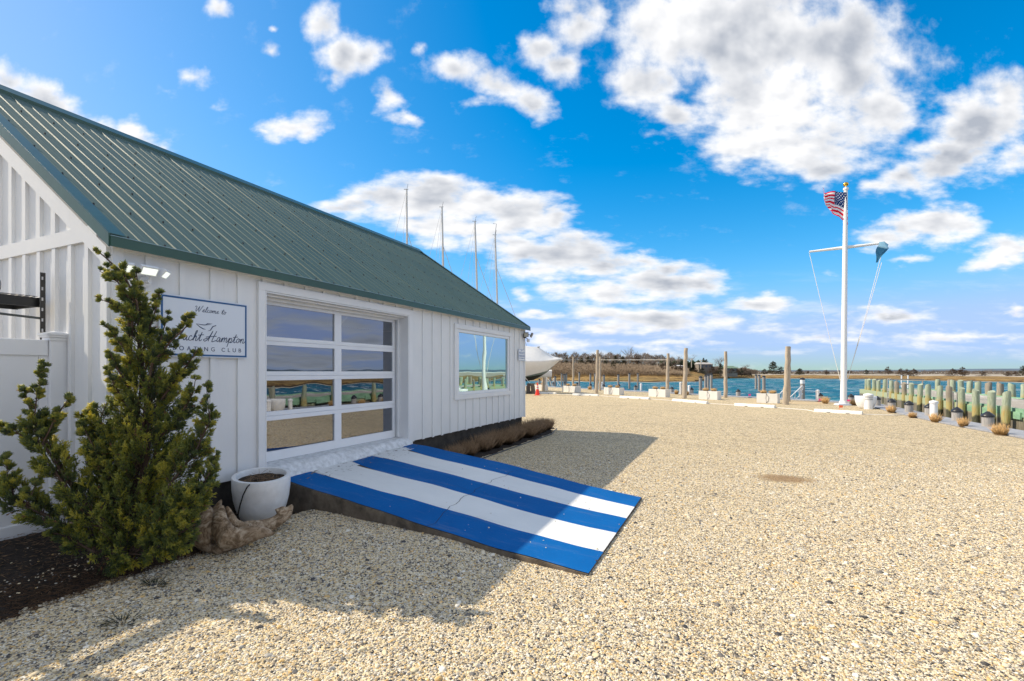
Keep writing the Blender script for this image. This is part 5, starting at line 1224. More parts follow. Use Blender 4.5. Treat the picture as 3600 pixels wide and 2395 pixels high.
# poles
PO = [(R4, (845, 875), 1256, .10, 0, 'slim pale pole behind the second planter'), (R4, (1166, 920), 1231, .13, .10, 'thick weathered wooden pole between the second and third planters'), (R4, (1216, 880), 1254, .10, .02, 'slim pale pole just right of the thick left pole'), (R4, (2142, 945), 1243, .12, .08, 'weathered wooden pole at the right end of the fourth planter'),
      (R5, (416, 985), 1224.6, .14, .10, 'tall crooked wooden pole between the fourth and fifth planters'), (R5, (986, 977), 1236, .115, 0, 'straight wooden pole between the fifth and rightmost planters'), (R5, (1814, 1072), 1218, .135, .12, 'thick crooked wooden pole, front one of the pair by the rightmost planter'), (R5, (1849, 1027), 1219, .12, .05, 'wooden pole hidden close behind the thick crooked pole'), (R4, (432, 882), 1322, .15, .03, 'short wooden pole stub beside the wrapped boat')]
poletop = []
for R_, (x, y), ty, r_, lean, lb in PO:
    p = G(R_(x, y)); Y = F*EYE/(R_(x, y)[1]-HY); h = ZA(ty, Y); rg = random.Random(int(x))
    b_ = MB(); n = 12; lx = Vector((CS, SN, 0))*lean
    pts = [lx*(k/n)+Vector((rg.uniform(-.02, .02), rg.uniform(-.02, .02), h*k/n)) for k in range(n+1)]
    b_.tube(pts, [r_*(1.08-.3*k/n) for k in range(n+1)], 12, wob=.05, rng=rg)
    o_ = b_.build('wooden_pole', POLE, smooth=True); o_.location = p; tag(o_, lb, 'pole', 'weathered poles around the boat yard'); poletop.append((p+pts[-1], p, h))
wr = MB(); zq = lambda Y: ZA(1266, Y)
pa = D(1965, 38, zq(38)); pb_ = poletop[0][1]+Vector((0, 0, 0)); pts = [pa]
for k in (0, 2, 3): 
    p = poletop[k][1]; Y = fwd(p.x, p.y); pts.append(Vector((p.x, p.y, ZA(1265.5, Y))))
wr.tube(pts, .012, 5); tag(wr.build('stretched_line', ROPE), 'thin line stretched from pole to pole beyond the planters', 'line')
rp = MB(); pts = []
for Ra, xa, ya in ((R4, 610, 930), (R4, 840, 940), (R4, 1190, 952), (R4, 1500, 975), (R4, 1895, 998), (R4, 2230, 1020), (R5, 262, 1025), (R5, 735, 1060), (R5, 1115, 1082), (R5, 1668, 1118), (R5, 2100, 1150), (R6, 187, 880), (R6, 683, 908), (R6, 1000, 918), (R6, 1230, 908), (R6, 1330, 900)):
    p = G(Ra(xa, ya)); pts.append(p+Vector((0, 0, .02)))
rp.tube(pts, .016, 6); tag(rp.build('ground_rope', ROPE), 'white rope lying on the gravel from wheel stop to wheel stop', 'rope')
rg = random.Random(77)
# gangway rails
def rail(pts, lb, posts=()):
    o_ = empty('gangway_rail', pts[0], lb, 'railing', 'white gangway handrails'); q0 = Vector(pts[0])
    b_ = MB(); b_.tube([Vector(p)-q0 for p in pts], .03, 8); b_.build('handrail', GELWHITE, o_, smooth=True)
    for a, b2 in posts: b_ = MB(); b_.tube([Vector(a)-q0, Vector(b2)-q0], .025, 8); b_.build('post', GELWHITE, o_)
def prail(R_, Y, P, posts, lb):
    f_ = lambda x, y: D(R_(x, y)[0], Y, ZA(R_(x, y)[1], Y)); rail([f_(*p) for p in P], lb, [(f_(*a), f_(*b2)) for a, b2 in posts])
prail(R5, 30, [(1860, 985), (1905, 945), (2000, 855), (2045, 810), (2056, 825), (2050, 860), (2030, 880), (2025, 990)], [((1905, 945), (1905, 990)), ((1945, 905), (1945, 990)), ((2005, 850), (2005, 990)), ((2016, 840), (2016, 990))], 'white gangway handrail beside the thick pile with the notice band')
prail(R5, 30, [(1960, 990), (2025, 938), (2050, 920)], [], 'low second handrail of the gangway beside the thick pile')
prail(R5, 31, [(1720, 945), (1756, 900), (1795, 860)], [((1758, 898), (1760, 985)), ((1720, 945), (1720, 985))], 'white gangway handrail between the rightmost planter and the crooked pole')
prail(R4, 50, [(470, 700), (482, 700), (530, 755), (540, 800)], [((475, 705), (475, 808)), ((495, 720), (495, 808)), ((538, 770), (538, 808))], 'white gangway handrail beside the wrapped boat')
prail(R4, 50, [(575, 705), (565, 725), (572, 750)], [], 'curved end of a gangway rail behind the short thick pile')
prail(R4, 50, [(612, 740), (640, 775), (675, 815)], [((632, 765), (632, 812)), ((660, 800), (660, 812))], 'white gangway handrail right of the short thick pile')
# floating dock in the basin
fd = MB()
a, b2 = D(R5(900, 0)[0], 31.5), D(R5(1400, 0)[0], 29.5)
dd_ = (b2-a); n_ = Vector((-dd_.y, dd_.x, 0)).normalized()
a = a+n_*1.2; b2 = b2+n_*1.2
fd.prism([(a.x, a.y), (b2.x, b2.y), (b2.x+n_.x*1.6, b2.y+n_.y*1.6), (a.x+n_.x*1.6, a.y+n_.y*1.6)], -.5, .0)
tag(fd.build('floating_dock', DECKW), 'grey floating dock moored beyond the boardwalk between the planters', 'dock')
# pedestal by the tall pole
pe = MB(); pe.box((-.07, -.07, 0), (.07, .07, .85)); pe.box((-.1, -.1, .85), (.1, .1, .9))
tag(pe.build('wooden_post', POLE, loc=onz(R5, 372, 935, 0)), 'square wooden post carrying the slender white standpipe', 'post')
# cone
cn = empty('traffic_cone', G(R4(352, 943)), 'orange traffic cone with white bands by the far corner', 'cone')
OR = mat('cone_orange', color=(.85, .045, .02), rough=.5)
b_ = MB(); b_.box((-.19, -.19, 0), (.19, .19, .035)); b_.build('base', OR, cn, bevel=.01)
b_ = MB(); b_.lathe([(.145, .035), (.025, .92), (.022, .95)], 24); co_ = b_.build('cone_body', OR, cn, smooth=True)
b_ = MB(); rr2 = lambda z: .145-.12*(z-.035)/.885+.003
for z0, z1 in ((.46, .56), (.63, .72)): b_.lathe([(rr2(z0), z0), (rr2(z1), z1)], 24)
b_.build('reflective_band', mat('reflective_white', color=(.6, .6, .6), rough=.4), co_, smooth=True)
cn.scale = (1.1, 1.1, .97)
# small flags by the boardwalk
for R_, x, y, cname, c_, lb in ((R5, 1305, 968, 'pink_marker', (.85, .05, .25), 'pink marker flag on the boardwalk between the right planters'), (R6, 232, 780, 'pink_marker', 0, 'pink marker flag left of the straw tuft by the flagpole'), (R6, 525, 790, 'pink_marker', 0, 'pink marker flag just right of the flagpole base'), (R6, 443, 858, 'orange_marker', (.8, .15, .04), 'orange marker flag behind the wheel stop in front of the flagpole'), (R4, 1530, 885, 'pink_marker', 0, 'pink marker flag right of the third planter')):
    m_ = MATS.get(cname) or mat(cname, color=c_, rough=.6); b_ = MB(); b_.tube([(0, 0, 0), (0, 0, .2)], .008, 5); b_.box((0, -.004, .1), (.13, .004, .2)); tag(b_.build('marker_flag', m_, loc=onz(R_, x, y, .04)), lb, 'marker flag', 'small survey marker flags')

# ------------------------------------------------------------------ flagpole
FP = Vector((5.21, 29.17, 0)); FY = fwd(FP.x, FP.y)
fpole = empty('flagpole', FP, 'tall white flagpole with a crossing yardarm and gold ball', 'flagpole')
lean = Vector((CS, SN, 0))*.12
b_ = MB(); b_.tube([Vector((0, 0, 0)), lean*.7+Vector((0, 0, 8)), lean+Vector((0, 0, 10.95))], [.145, .11, .085], 24); b_.build('pole', GELWHITE, fpole, smooth=True)
b_ = MB(); b_.lathe([(.42, 0), (.40, .05), (.2, .09), (.17, .2)], 24); b_.build('base_collar', GELWHITE, fpole, smooth=True)
b_ = MB(); b_.lathe([(.12, 0), (.12, .10), (.04, .14), (.03, .2)], 16, tuple(lean+Vector((0, 0, 10.95)))); b_.build('truck', GELWHITE, fpole, smooth=True)
b_ = MB(); b_.lathe([(0, -.11), (.07, -.095), (.115, -.04), (.12, 0), (.115, .04), (.07, .09), (0, .11)], 20, tuple(lean+Vector((0, 0, 11.24)))); b_.build('gold_ball', mat('gold', color=(.75, .42, .05), rough=.22, metal=1.), fpole, smooth=True)
yl = D(2845, 25.2, 8.02)-FP; yr = D(3110, 23.6, 8.06)-FP
b_ = MB(); b_.tube([yl, (yl+yr)/2, yr], [.05, .085, .05], 16); ya_ = b_.build('yardarm', GELWHITE, fpole, smooth=True)
cl_ = (yl+yr)/2; cl_ = lean*.7+Vector((0, 0, 8.03))
cp = Vector((CS, SN, 0))*.02+Vector((0, 0, 1.2))
mid = D(2858, 25.1, ZA(945, 25.1))-FP
for pts_ in ([yl+Vector((0, 0, -.05)), yl.lerp(cp+Vector((-.15, -.05, 0)), .5)+Vector((0, 0, -.12)), cp+Vector((-.15, -.05, 0))], [yr*.985+Vector((0, 0, .02)), (yr*.985).lerp(cp+Vector((.17, .06, .1)), .5)+Vector((0, 0, -.1)), cp+Vector((.17, .06, .1))], [yr*.93+Vector((0, 0, -.4)), (yr*.93+Vector((0, 0, -.4))).lerp(cp+Vector((.13, .05, 0)), .5)+Vector((0, 0, -.1)), cp+Vector((.13, .05, 0))]):
    b_ = MB(); b_.tube(pts_, .013, 5); b_.build('halyard', ROPE, fpole)
def flag_mat(t):
    uv = t.node('ShaderNodeUVMap', uv_map='UVMap').outputs[0]; s_ = t.node('ShaderNodeSeparateXYZ', {0: uv}); u_, v_ = s_.outputs[0], s_.outputs[1]
    st_ = t.m('MODULO', t.m('FLOOR', t.m('MULTIPLY', v_, 13.)), 2.)
    c = t.mix(st_, (.80, .02, .05), (.88, .86, .85))
    can = t.m('MULTIPLY', t.m('LESS_THAN', u_, .4), t.m('GREATER_THAN', v_, 6/13))
    su = t.m('MULTIPLY', u_, 27.5); sv = t.m('MULTIPLY', t.m('SUBTRACT', v_, 6/13), 9/(7/13))
    # 9 rows of stars, offset on alternate rows
    row = t.m('FLOOR', sv); off = t.m('MULTIPLY', t.m('MODULO', row, 2.), 1.)
    fu = t.m('SUBTRACT', t.m('MODULO', t.m('ADD', su, off), 2.), 1.); fv = t.m('SUBTRACT', t.m('FRACT', sv), .5)
    r_ = t.m('SQRT', t.m('ADD', t.m('MULTIPLY', t.m('MULTIPLY', fu, .5), t.m('MULTIPLY', fu, .5)), t.m('MULTIPLY', fv, t.m('MULTIPLY', fv, .7))))
    c2 = t.mix(t.m('LESS_THAN', r_, .2), (.015, .045, .16), (.78, .78, .78))
    c = t.mix(can, c, c2)
    d_ = t.node('ShaderNodeBsdfDiffuse', {'Color': c}); tl = t.node('ShaderNodeBsdfTranslucent', {'Color': c})
    return t.node('ShaderNodeMixShader', {0: .4, 1: d_.outputs[0], 2: tl.outputs[0]})
def cloth(name, grid_fn, nu, nv, m, loc):
    me = bpy.data.meshes.new(name); V = []; Fs = []; UV = []
    for i in range(nu+1):
        for j in range(nv+1): V.append(grid_fn(i/nu, j/nv)); UV.append((i/nu, j/nv))
    for i in range(nu):
        for j in range(nv): Fs.append((i*(nv+1)+j, (i+1)*(nv+1)+j, (i+1)*(nv+1)+j+1, i*(nv+1)+j+1))
    me.from_pydata([tuple(p) for p in V], [], Fs); uvl = me.uv_layers.new(name='UVMap')
    for l in me.loops: uvl.data[l.index].uv = UV[l.vertex_index]
    me.materials.append(m); me.polygons.foreach_set('use_smooth', [True]*len(me.polygons)); o_ = bpy.data.objects.new(name, me); COL.objects.link(o_); o_.location = loc; return o_
# flag pinned by its hoist at the pole, flying to picture-left, its fly folding away and up
CR = [ # control points over (u, v): picture px offset from the pole (native px) and depth offset
 # v=0 bottom .. v=1 top at u = 0, .33, .66, 1
 [(0, 122, 0), (-18, 88, .3), (-32, 70, .5), (-46, 66, .2)],
 [(-1, 84, 0), (-24, 54, .35), (-40, 44, .55), (-60, 40, .3)],
 [(-2, 46, 0), (-26, 22, .35), (-46, 18, .6), (-66, 10, .4)],
 [(-4, 8, 0), (-22, -4, .4), (-46, -8, .7), (-64, -18, .6)]]
def fgrid(u_, v_):
    a = v_*3; i = min(int(a), 2); fa = a-i; b2 = u_*3; j = min(int(b2), 2); fb_ = b2-j
    def sm(f_): return f_*f_*(3-2*f_)*.5+f_*.5
    fa, fb_ = sm(fa), sm(fb_)
    p = [(CR[i][j][k]*(1-fb_)+CR[i][j+1][k]*fb_)*(1-fa)+(CR[i+1][j][k]*(1-fb_)+CR[i+1][j+1][k]*fb_)*fa for k in range(3)]
    s_ = FY/F; w_ = .09*u_*math.sin(u_*13+v_*5)
    q_ = Vector((CS, SN, 0))*(p[0]*s_*1.05+.03)+Vector((-SN, CS, 0))*(p[2]*.9+w_)
    return Vector((q_.x, q_.y, -(p[1])*s_+.05*u_*math.sin(u_*11+v_*3)))
fo = cloth('american_flag', fgrid, 44, 26, mat('flag_cloth', flag_mat), FP+lean+Vector((CS*.0+SN*.11, SN*.0-CS*.11, ZA(671, FY))))
tag(fo, 'stars and stripes flag blowing to the left at the top of the flagpole', 'flag')
def pgrid(u_, v_):
    # a folded light blue burgee
    P = [[(-38, 62, 0), (-50, 30, .2), (-46, 8, .3), (-34, -8, .1)], [(-36, 62, .05), (-34, 40, .3), (-20, 20, .45), (-16, -10, .2)], [(-36, 62, .1), (-26, 38, .2), (-10, 18, .3), (0, 0, .1)]]
    a = v_*2; i = min(int(a), 1); fa = a-i; b2 = u_*3; j = min(int(b2), 2); fb_ = b2-j
    p = [(P[i][j][k]*(1-fb_)+P[i][j+1][k]*fb_)*(1-fa)+(P[i+1][j][k]*(1-fb_)+P[i+1][j+1][k]*fb_)*fa for k in range(3)]
    s_ = 23.6/F; q_ = Vector((CS, SN, 0))*(p[0]*s_)+Vector((SN, -CS, 0))*(p[2]+.05*math.sin(u_*9+v_*4)); return Vector((q_.x, q_.y, -p[1]*s_))
bm_ = mat('blue_burgee_cloth', lambda t: t.node('ShaderNodeMixShader', {0: .35, 1: t.node('ShaderNodeBsdfDiffuse', {'Color': t.mix(t.m('GREATER_THAN', t.node('ShaderNodeSeparateXYZ', {0: t.node('ShaderNodeUVMap', uv_map='UVMap').outputs[0]}).outputs[0], .62), (.05, .17, .30), (.36, .62, .78))}).outputs[0], 2: t.node('ShaderNodeBsdfTranslucent', {'Color': (.10, .3, .42)}).outputs[0]}))
tag(cloth('signal_pennant', pgrid, 24, 12, bm_, D(3117, 23.5, ZA(862, 23.5))), 'light blue and navy pennant hanging from the right end of the yardarm', 'flag')

# ------------------------------------------------------------------ boats
def loft(b_, rings, closed=False, mi=0):
    o = len(b_.v); n = len(rings[0])
    for r_ in rings: b_.v += [tuple(p) for p in r_]
    for i in range(len(rings)-1):
        for j in range(n-1 if not closed else n): b_.f.append((o+i*n+j, o+i*n+(j+1) % n, o+(i+1)*n+(j+1) % n, o+(i+1)*n+j)); b_.mi.append(mi)
wb_ = empty('wrapped_boat', D(1971, 38, 0), 'boat shrink-wrapped in white plastic, stored ashore past the corner', 'boat', rz=TH)
# local x = towards picture right, y = away; bow at x=0, z up
def ring(s, part):
    f_ = s/9.5; hb = 1.55*min(1, (s/3.2))**.62 if s > 0 else 0.
    gz = 2.50+.25*max(0, 1-s/2.2)**2; kz = np.interp(s, [0, .8, 1.05, 2., 3.5, 9.5], [2.65, 1.9, 1.65, 1.05, .78, .7]); wz = np.interp(s, [0, .8, 1.05, 3, 9.5], [2.62, 1.95, 1.75, 1.28, 1.15]); wz = max(wz, kz+.02)
    rz_ = np.interp(s, [0, .5, 1.1, 1.75, 3, 9.5], [2.78, 2.86, 3.2, 3.62, 3.76, 3.8])
    def wy(z): return hb*min(1., max(0., (z-kz)/(gz-kz)))**.55
    if part == 'cover': L_ = [(rz_, 0.02)]+[(rz_+(gz-rz_)*k/4, hb*(k/4)) for k in (1, 2, 3, 4)]+[(gz-.12, hb*1.0), ((gz+wz)/2, wy((gz+wz)/2)*1.01), (wz, wy(wz)*1.01)]
    elif part == 'boot': zb = np.interp(s, [0, 1.05, 3, 9.5], [1.9, 1.55, 1.22, 1.1]); zb = max(zb, kz+.01); L_ = [(wz+.03, wy(wz+.03)), (zb, wy(zb))]
    else: zb = np.interp(s, [0, 1.05, 3, 9.5], [1.9, 1.55, 1.22, 1.1]); zb = max(zb, kz+.01); L_ = [(zb-(zb-kz)*k/4, wy(zb-(zb-kz)*k/4)) for k in range(5)]
    left = [(-s, -y, z) for z, y in L_]; right = [(-s, y, z) for z, y in L_]
    return left, right
ss_ = [0.0, .15, .35, .6, .85, 1.1, 1.4, 1.75, 2.2, 2.8, 3.5, 4.5, 6, 7.5, 9.5]
for part, m_ in (('cover', WRAP), ('boot', HULLG), ('hull', HULLM)):
    b_ = MB(); sr = ss_ if part != 'boot' else ss_[3:]
    if part == 'hull': sr = ss_[2:]
    loft(b_, [ring(s, part)[0][::-1] for s in sr]); loft(b_, [ring(s, part)[1] for s in sr])
    b_.build({'cover': 'cover', 'boot': 'boot_stripe', 'hull': 'hull'}[part], m_, wb_, smooth=True)
b_ = MB(); b_.lathe([(.06, -.12), (.13, -.08), (.15, 0), (.10, .1), (.02, .13)], 12, (.02, 0, 2.68)); b_.build('bow_bundle', WRAP, wb_, smooth=True)
b_ = MB(); b_.tube([(-1.75, 0, 3.62), (-1.75, 0, 3.68)], .12, 10); b_.build('vent', mat('vent_grey', color=(.3, .3, .3), rough=.5), wb_)
b_ = MB(); b_.tube([(-2.9, -1.4, 1.3), (-2.2, -1.6, .4)], .02, 6); b_.build('tie_strap', ROPE, wb_)
cb = MB(); rg = random.Random(9)
for lay in range(4):
    for k in range(2): 
        x = -2.75+k*.32+rg.uniform(-.03, .03); z = lay*.2
        cb.box((x, -1.7, z), (x+.30, -1.25, z+.195), mi=k % 2)
o_ = cb.build('block_stack', [mat('dark_block', color=(.10, .085, .075), rough=.95, var=.4), mat('brown_block', color=(.16, .13, .10), rough=.95, var=.4)]); o_.matrix_world = Matrix.Translation(D(1971, 38, 0)) @ Matrix.Rotation(TH, 4, 'Z'); tag(o_, 'stack of dark cribbing blocks under the wrapped boat', 'blocks')
MS = [(1430, 1427, 668, 36.5, 'tallest and leftmost of the four masts above the roof ridge'), (1554, 1560, 730, 38., 'second mast from the left above the roof'), (1670, 1680, 780, 39.5, 'third mast from the left above the roof'), (1741, 1750, 828, 41., 'rightmost mast, lowest on the roof slope, with wind vane')]
for i, (xt, xb_, ty, Y, lb) in enumerate(MS):
    base_ = D(xb_+6, Y, 0); o_ = empty('sailboat', base_, 'stored sailboat, '+lb, 'sailboat', 'sailboats stored behind the clubhouse', rz=TH)
    top = D(xt, Y, ZA(ty, Y))-base_; top = Matrix.Rotation(-TH, 3, 'Z') @ top
    b_ = MB(); b_.tube([(0, 0, 1.5), Vector(top)*.6+Vector((0, 0, .6)), top], [.085, .08, .06], 10); mo = b_.build('mast', MAST, o_, smooth=True)
    b_ = MB(); b_.tube([top, top+Vector((.1, 0, .45))], .012, 5); b_.tube([top+Vector((-.22, 0, .05)), top+Vector((.12, 0, .05))], .02, 5); 
    if i == 3: b_.tube([top+Vector((-.2, 0, 1.)), top+Vector((.1, 0, 1.)), top+Vector((0, 0, .1))], .02, 5)
    b_.build('masthead', BLACK, mo)
    for (dx, dy) in ((-3.6, 0.), (3.2, 0.), (-.8, -1.2), (-.5, 1.2), (-1.9, .3)):
        f0 = 1. if dx < -1 or abs(dy) > 1 else .8
        if dx == -1.9 and i == 0: continue
        b_ = MB(); b_.tube([Vector(top)*f0, (dx, dy, 1.7)], .010 if dx < 3 else .022, 5); b_.build('stay', MAST, o_)
    b_ = MB(); rings = []
    for s_ in np.linspace(-4.5, 4.5, 13):
        f_ = (s_+4.5)/9; hb = 1.35*math.sin(math.pi*min(1, .12+f_*.9))**.7; kz = .9+.5*abs(f_-.45)*1.2; rings.append([(s_, hb*math.sin(a), (1.75 if abs(a) > 1.4 else 1.75-(1.75-kz)*math.cos(a)**.8)) for a in np.linspace(-math.pi/2, math.pi/2, 9)]+[(s_, 0, 1.85)])
    loft(b_, rings, closed=True); b_.build('hull', GELWHITE, o_, smooth=True)
    b_ = MB(); b_.add([(-.9, -.04, 1.), (.9, -.04, 1.), (.6, -.04, 0), (-.4, -.04, 0), (-.9, .04, 1.), (.9, .04, 1.), (.6, .04, 0), (-.4, .04, 0)], [(0, 1, 2, 3), (7, 6, 5, 4), (0, 4, 5, 1), (1, 5, 6, 2), (2, 6, 7, 3), (3, 7, 4, 0)]); b_.build('keel', HULLM, o_)

# ------------------------------------------------------------------ far trees and houses
def bare_tree(seed, flat=1., n1=7, fine=900, bare=False):
    rg_ = random.Random(seed); o_ = bpy.data.objects.new('bare_tree', None); COL.objects.link(o_)
    b_ = MB(); tips = []
    def grow(p, d_, L_, r_, lv):
        e_ = p+d_*L_; b_.tube([p, (p+e_)/2+Vector((rg_.uniform(-.04, .04), rg_.uniform(-.04, .04), 0))*L_, e_], [r_, r_*.8, r_*.6], 4, caps=False); tips.append((e_, d_, lv))
        if lv < 3:
            for _ in range([n1, 3, 3][lv]):
                nd = (d_*.55+Vector((rg_.gauss(0, .6), rg_.gauss(0, .6), rg_.uniform(-.05, .5)))).normalized(); grow(p+d_*L_*rg_.uniform(.55, 1.), nd, L_*rg_.uniform(.45, .75), r_*.5, lv+1)
    grow(Vector((0, 0, 0)), Vector((0, 0, 1)), .38, .022, 0)
    zmx = max(p.z for p, _, _ in tips); k = .9/zmx; b_.v = [(x*k*flat, y*k*flat, z*k) for x, y, z in b_.v]
    b_.build('trunk', TWIG, o_)
    T_ = [t_ for t_ in tips if t_[2] >= 2]; rs_ = np.random.default_rng(seed)
    ii = rs_.integers(0, len(T_), fine); P = np.array([list(T_[i][0]) for i in ii])*k*np.array([flat, flat, 1]); Dd = np.array([list(T_[i][1]) for i in ii])
    Dd = unit(Dd+rs_.normal(size=(fine, 3))*.55+np.array([0, 0, .25])); P = P-Dd*.05*rs_.random((fine, 1))
    v_, f_, kk = spindles(P, Dd, rs_.uniform(.06, .17, fine), np.full(fine, .0022 if not bare else .0015))
    npmesh('crown', v_, f_, TWIG, o_); return o_
def cedar(seed, w_, m, n=1500, name='cedar', ragged=.3):
    rs_ = np.random.default_rng(seed); o_ = bpy.data.objects.new(name, None); COL.objects.link(o_)
    L_ = 14; P = []; Dd = []
    for k in range(70):
        z = rs_.random()*.9-.03; a = rs_.uniform(0, 6.283); R_ = w_*(1-z)**.7*rs_.uniform(1-ragged, 1+ragged*.6)
        m_ = n//70; s_ = rs_.random(m_)**.7
        d_ = np.array([math.cos(a), math.sin(a), .12]); P.append(np.array([0, 0, z])+d_*(R_*s_)[:, None]+rs_.normal(size=(m_, 3))*.022); Dd.append(unit(d_+rs_.normal(size=(m_, 3))*.5+np.array([0, 0, .5])))
    P.append(np.array([0, 0, .8])+rs_.random((60, 1))*np.array([[0, 0, .16]])+rs_.normal(size=(60, 3))*.012); Dd.append(unit(rs_.normal(size=(60, 3))*.4+np.array([0, 0, 1])))
    P = np.concatenate(P); Dd = np.concatenate(Dd); N = len(P); v_, f_, kk = spindles(P, Dd, rs_.uniform(.03, .09, N), np.full(N, .012)); npmesh('crown', v_, f_, m, o_)
    b_ = MB(); b_.tube([(0, 0, -.05), (0, 0, .9)], [.02, .005], 5); b_.build('trunk', BARK, o_); return o_
BTp = [bare_tree(1, 1.15), bare_tree(2, 1.3), bare_tree(3, 1.15)]; lone = bare_tree(9, .95, fine=420, bare=True); fl_ = bare_tree(12, 1.2, fine=500, bare=True)
CDp = [cedar(1, .34, CEDAR), cedar(2, .46, CEDARB, ragged=.4), cedar(3, .62, CEDARB, n=1800, ragged=.4), cedar(4, .42, CEDAR, ragged=.45), cedar(5, .24, CEDAR, ragged=.1)]
used = set()
def place(proto, x, ytop, ybase, Y, wpx, lb, cat, grp, wnorm):
    z0 = ZA(ybase, Y); h = ZA(ytop, Y)-z0; ws = wpx*Y/F/wnorm
    if id(proto) in used: o_ = copy_tree(proto)
    else: o_ = proto; used.add(id(proto))
    o_.location = D(x, Y, z0); o_.scale = (ws, ws, h); o_.rotation_euler = (0, 0, (x*7.3) % 6.28); tag(o_, lb, cat, grp); return o_
TR = [  # px, top, base, depth, half width px, proto, label
 (1968, 1239, 1312, 172, 24, 0, 'bare rounded tree just above the bow of the wrapped boat'), (1925, 1246, 1310, 176, 22, 2, 'bare tree partly hidden behind the wrapped boat'), (2004, 1246, 1310, 176, 22, 1, 'second bare tree right of the wrapped boat'), (2051, 1243, 1312, 174, 24, 2, 'bare domed tree above the left wooded shore, left of the thick left pole'),
 (2090, 1252, 1311, 170, 18, 0, 'low bare tree just left of the thick left pole'), (2120, 1236, 1312, 175, 22, 1, 'bare tree directly right of the thick left pole'), (2150, 1237, 1312, 173, 26, 0, 'bare broad tree between the thick left pole and the lone tall tree'), (2245, 1262, 1313, 168, 20, 2, 'low bare tree between the lone tall tree and the big grey one'),
 (2279, 1241, 1313, 170, 32, 0, 'big grey bare tree right of the lone tall tree'), (2335, 1254, 1313, 175, 22, 1, 'bare tree behind the left side of the fourth pole'), (2372, 1247, 1312, 176, 24, 2, 'bare tree right behind the fourth pole, at the hedge'), (2395, 1256, 1312, 178, 16, 0, 'small bare tree above the left end of the hedge')]
for x, a, b2, Y, wd_, k, lb in TR: place(BTp[k], x, a, b2, Y, wd_, lb, 'bare tree', 'bare trees on the far wooded shore', .42)
place(lone, 2211, 1213, 1312, 165, 28, 'lone tall bare tree with fine branches standing above the far wood', 'bare tree', 'bare trees on the far wooded shore', .42)
place(fl_, 2431, 1244, 1285, 180, 17, 'bare flat-topped tree rising above the dark hedge', 'bare tree', 'bare trees on the far wooded shore', .42)
o_ = copy_tree(lone); o_.location = D(2530, 175, ZA(1312, 175)); s_ = 175/F; o_.scale = (24*s_/.42, 24*s_/.42, 62*s_); tag(o_, 'bare tree just left of the straight pole, beside the grey-roofed house', 'bare tree', 'bare trees on the far wooded shore')
o_ = copy_tree(fl_); o_.location = D(2510, 178, ZA(1312, 178)); o_.scale = (14*s_/.42, 14*s_/.42, 52*s_); tag(o_, 'slim bare tree right of the grey-roofed house gable', 'bare tree', 'bare trees on the far wooded shore')
o_ = copy_tree(lone); o_.location = D(2623, 190, ZA(1310, 190)); s_ = 190/F; o_.scale = (18*s_/.42, 18*s_/.42, 31*s_); tag(o_, 'small bare tree right of the green-roofed house', 'bare tree', 'bare trees on the far wooded shore')
o_ = copy_tree(lone); o_.location = D(3480, 260, ZA(1318, 260)); s_ = 260/F; o_.scale = (12*s_/.42, 12*s_/.42, 22*s_); tag(o_, 'tiny bare sapling between cedars on the right marsh', 'bare tree')
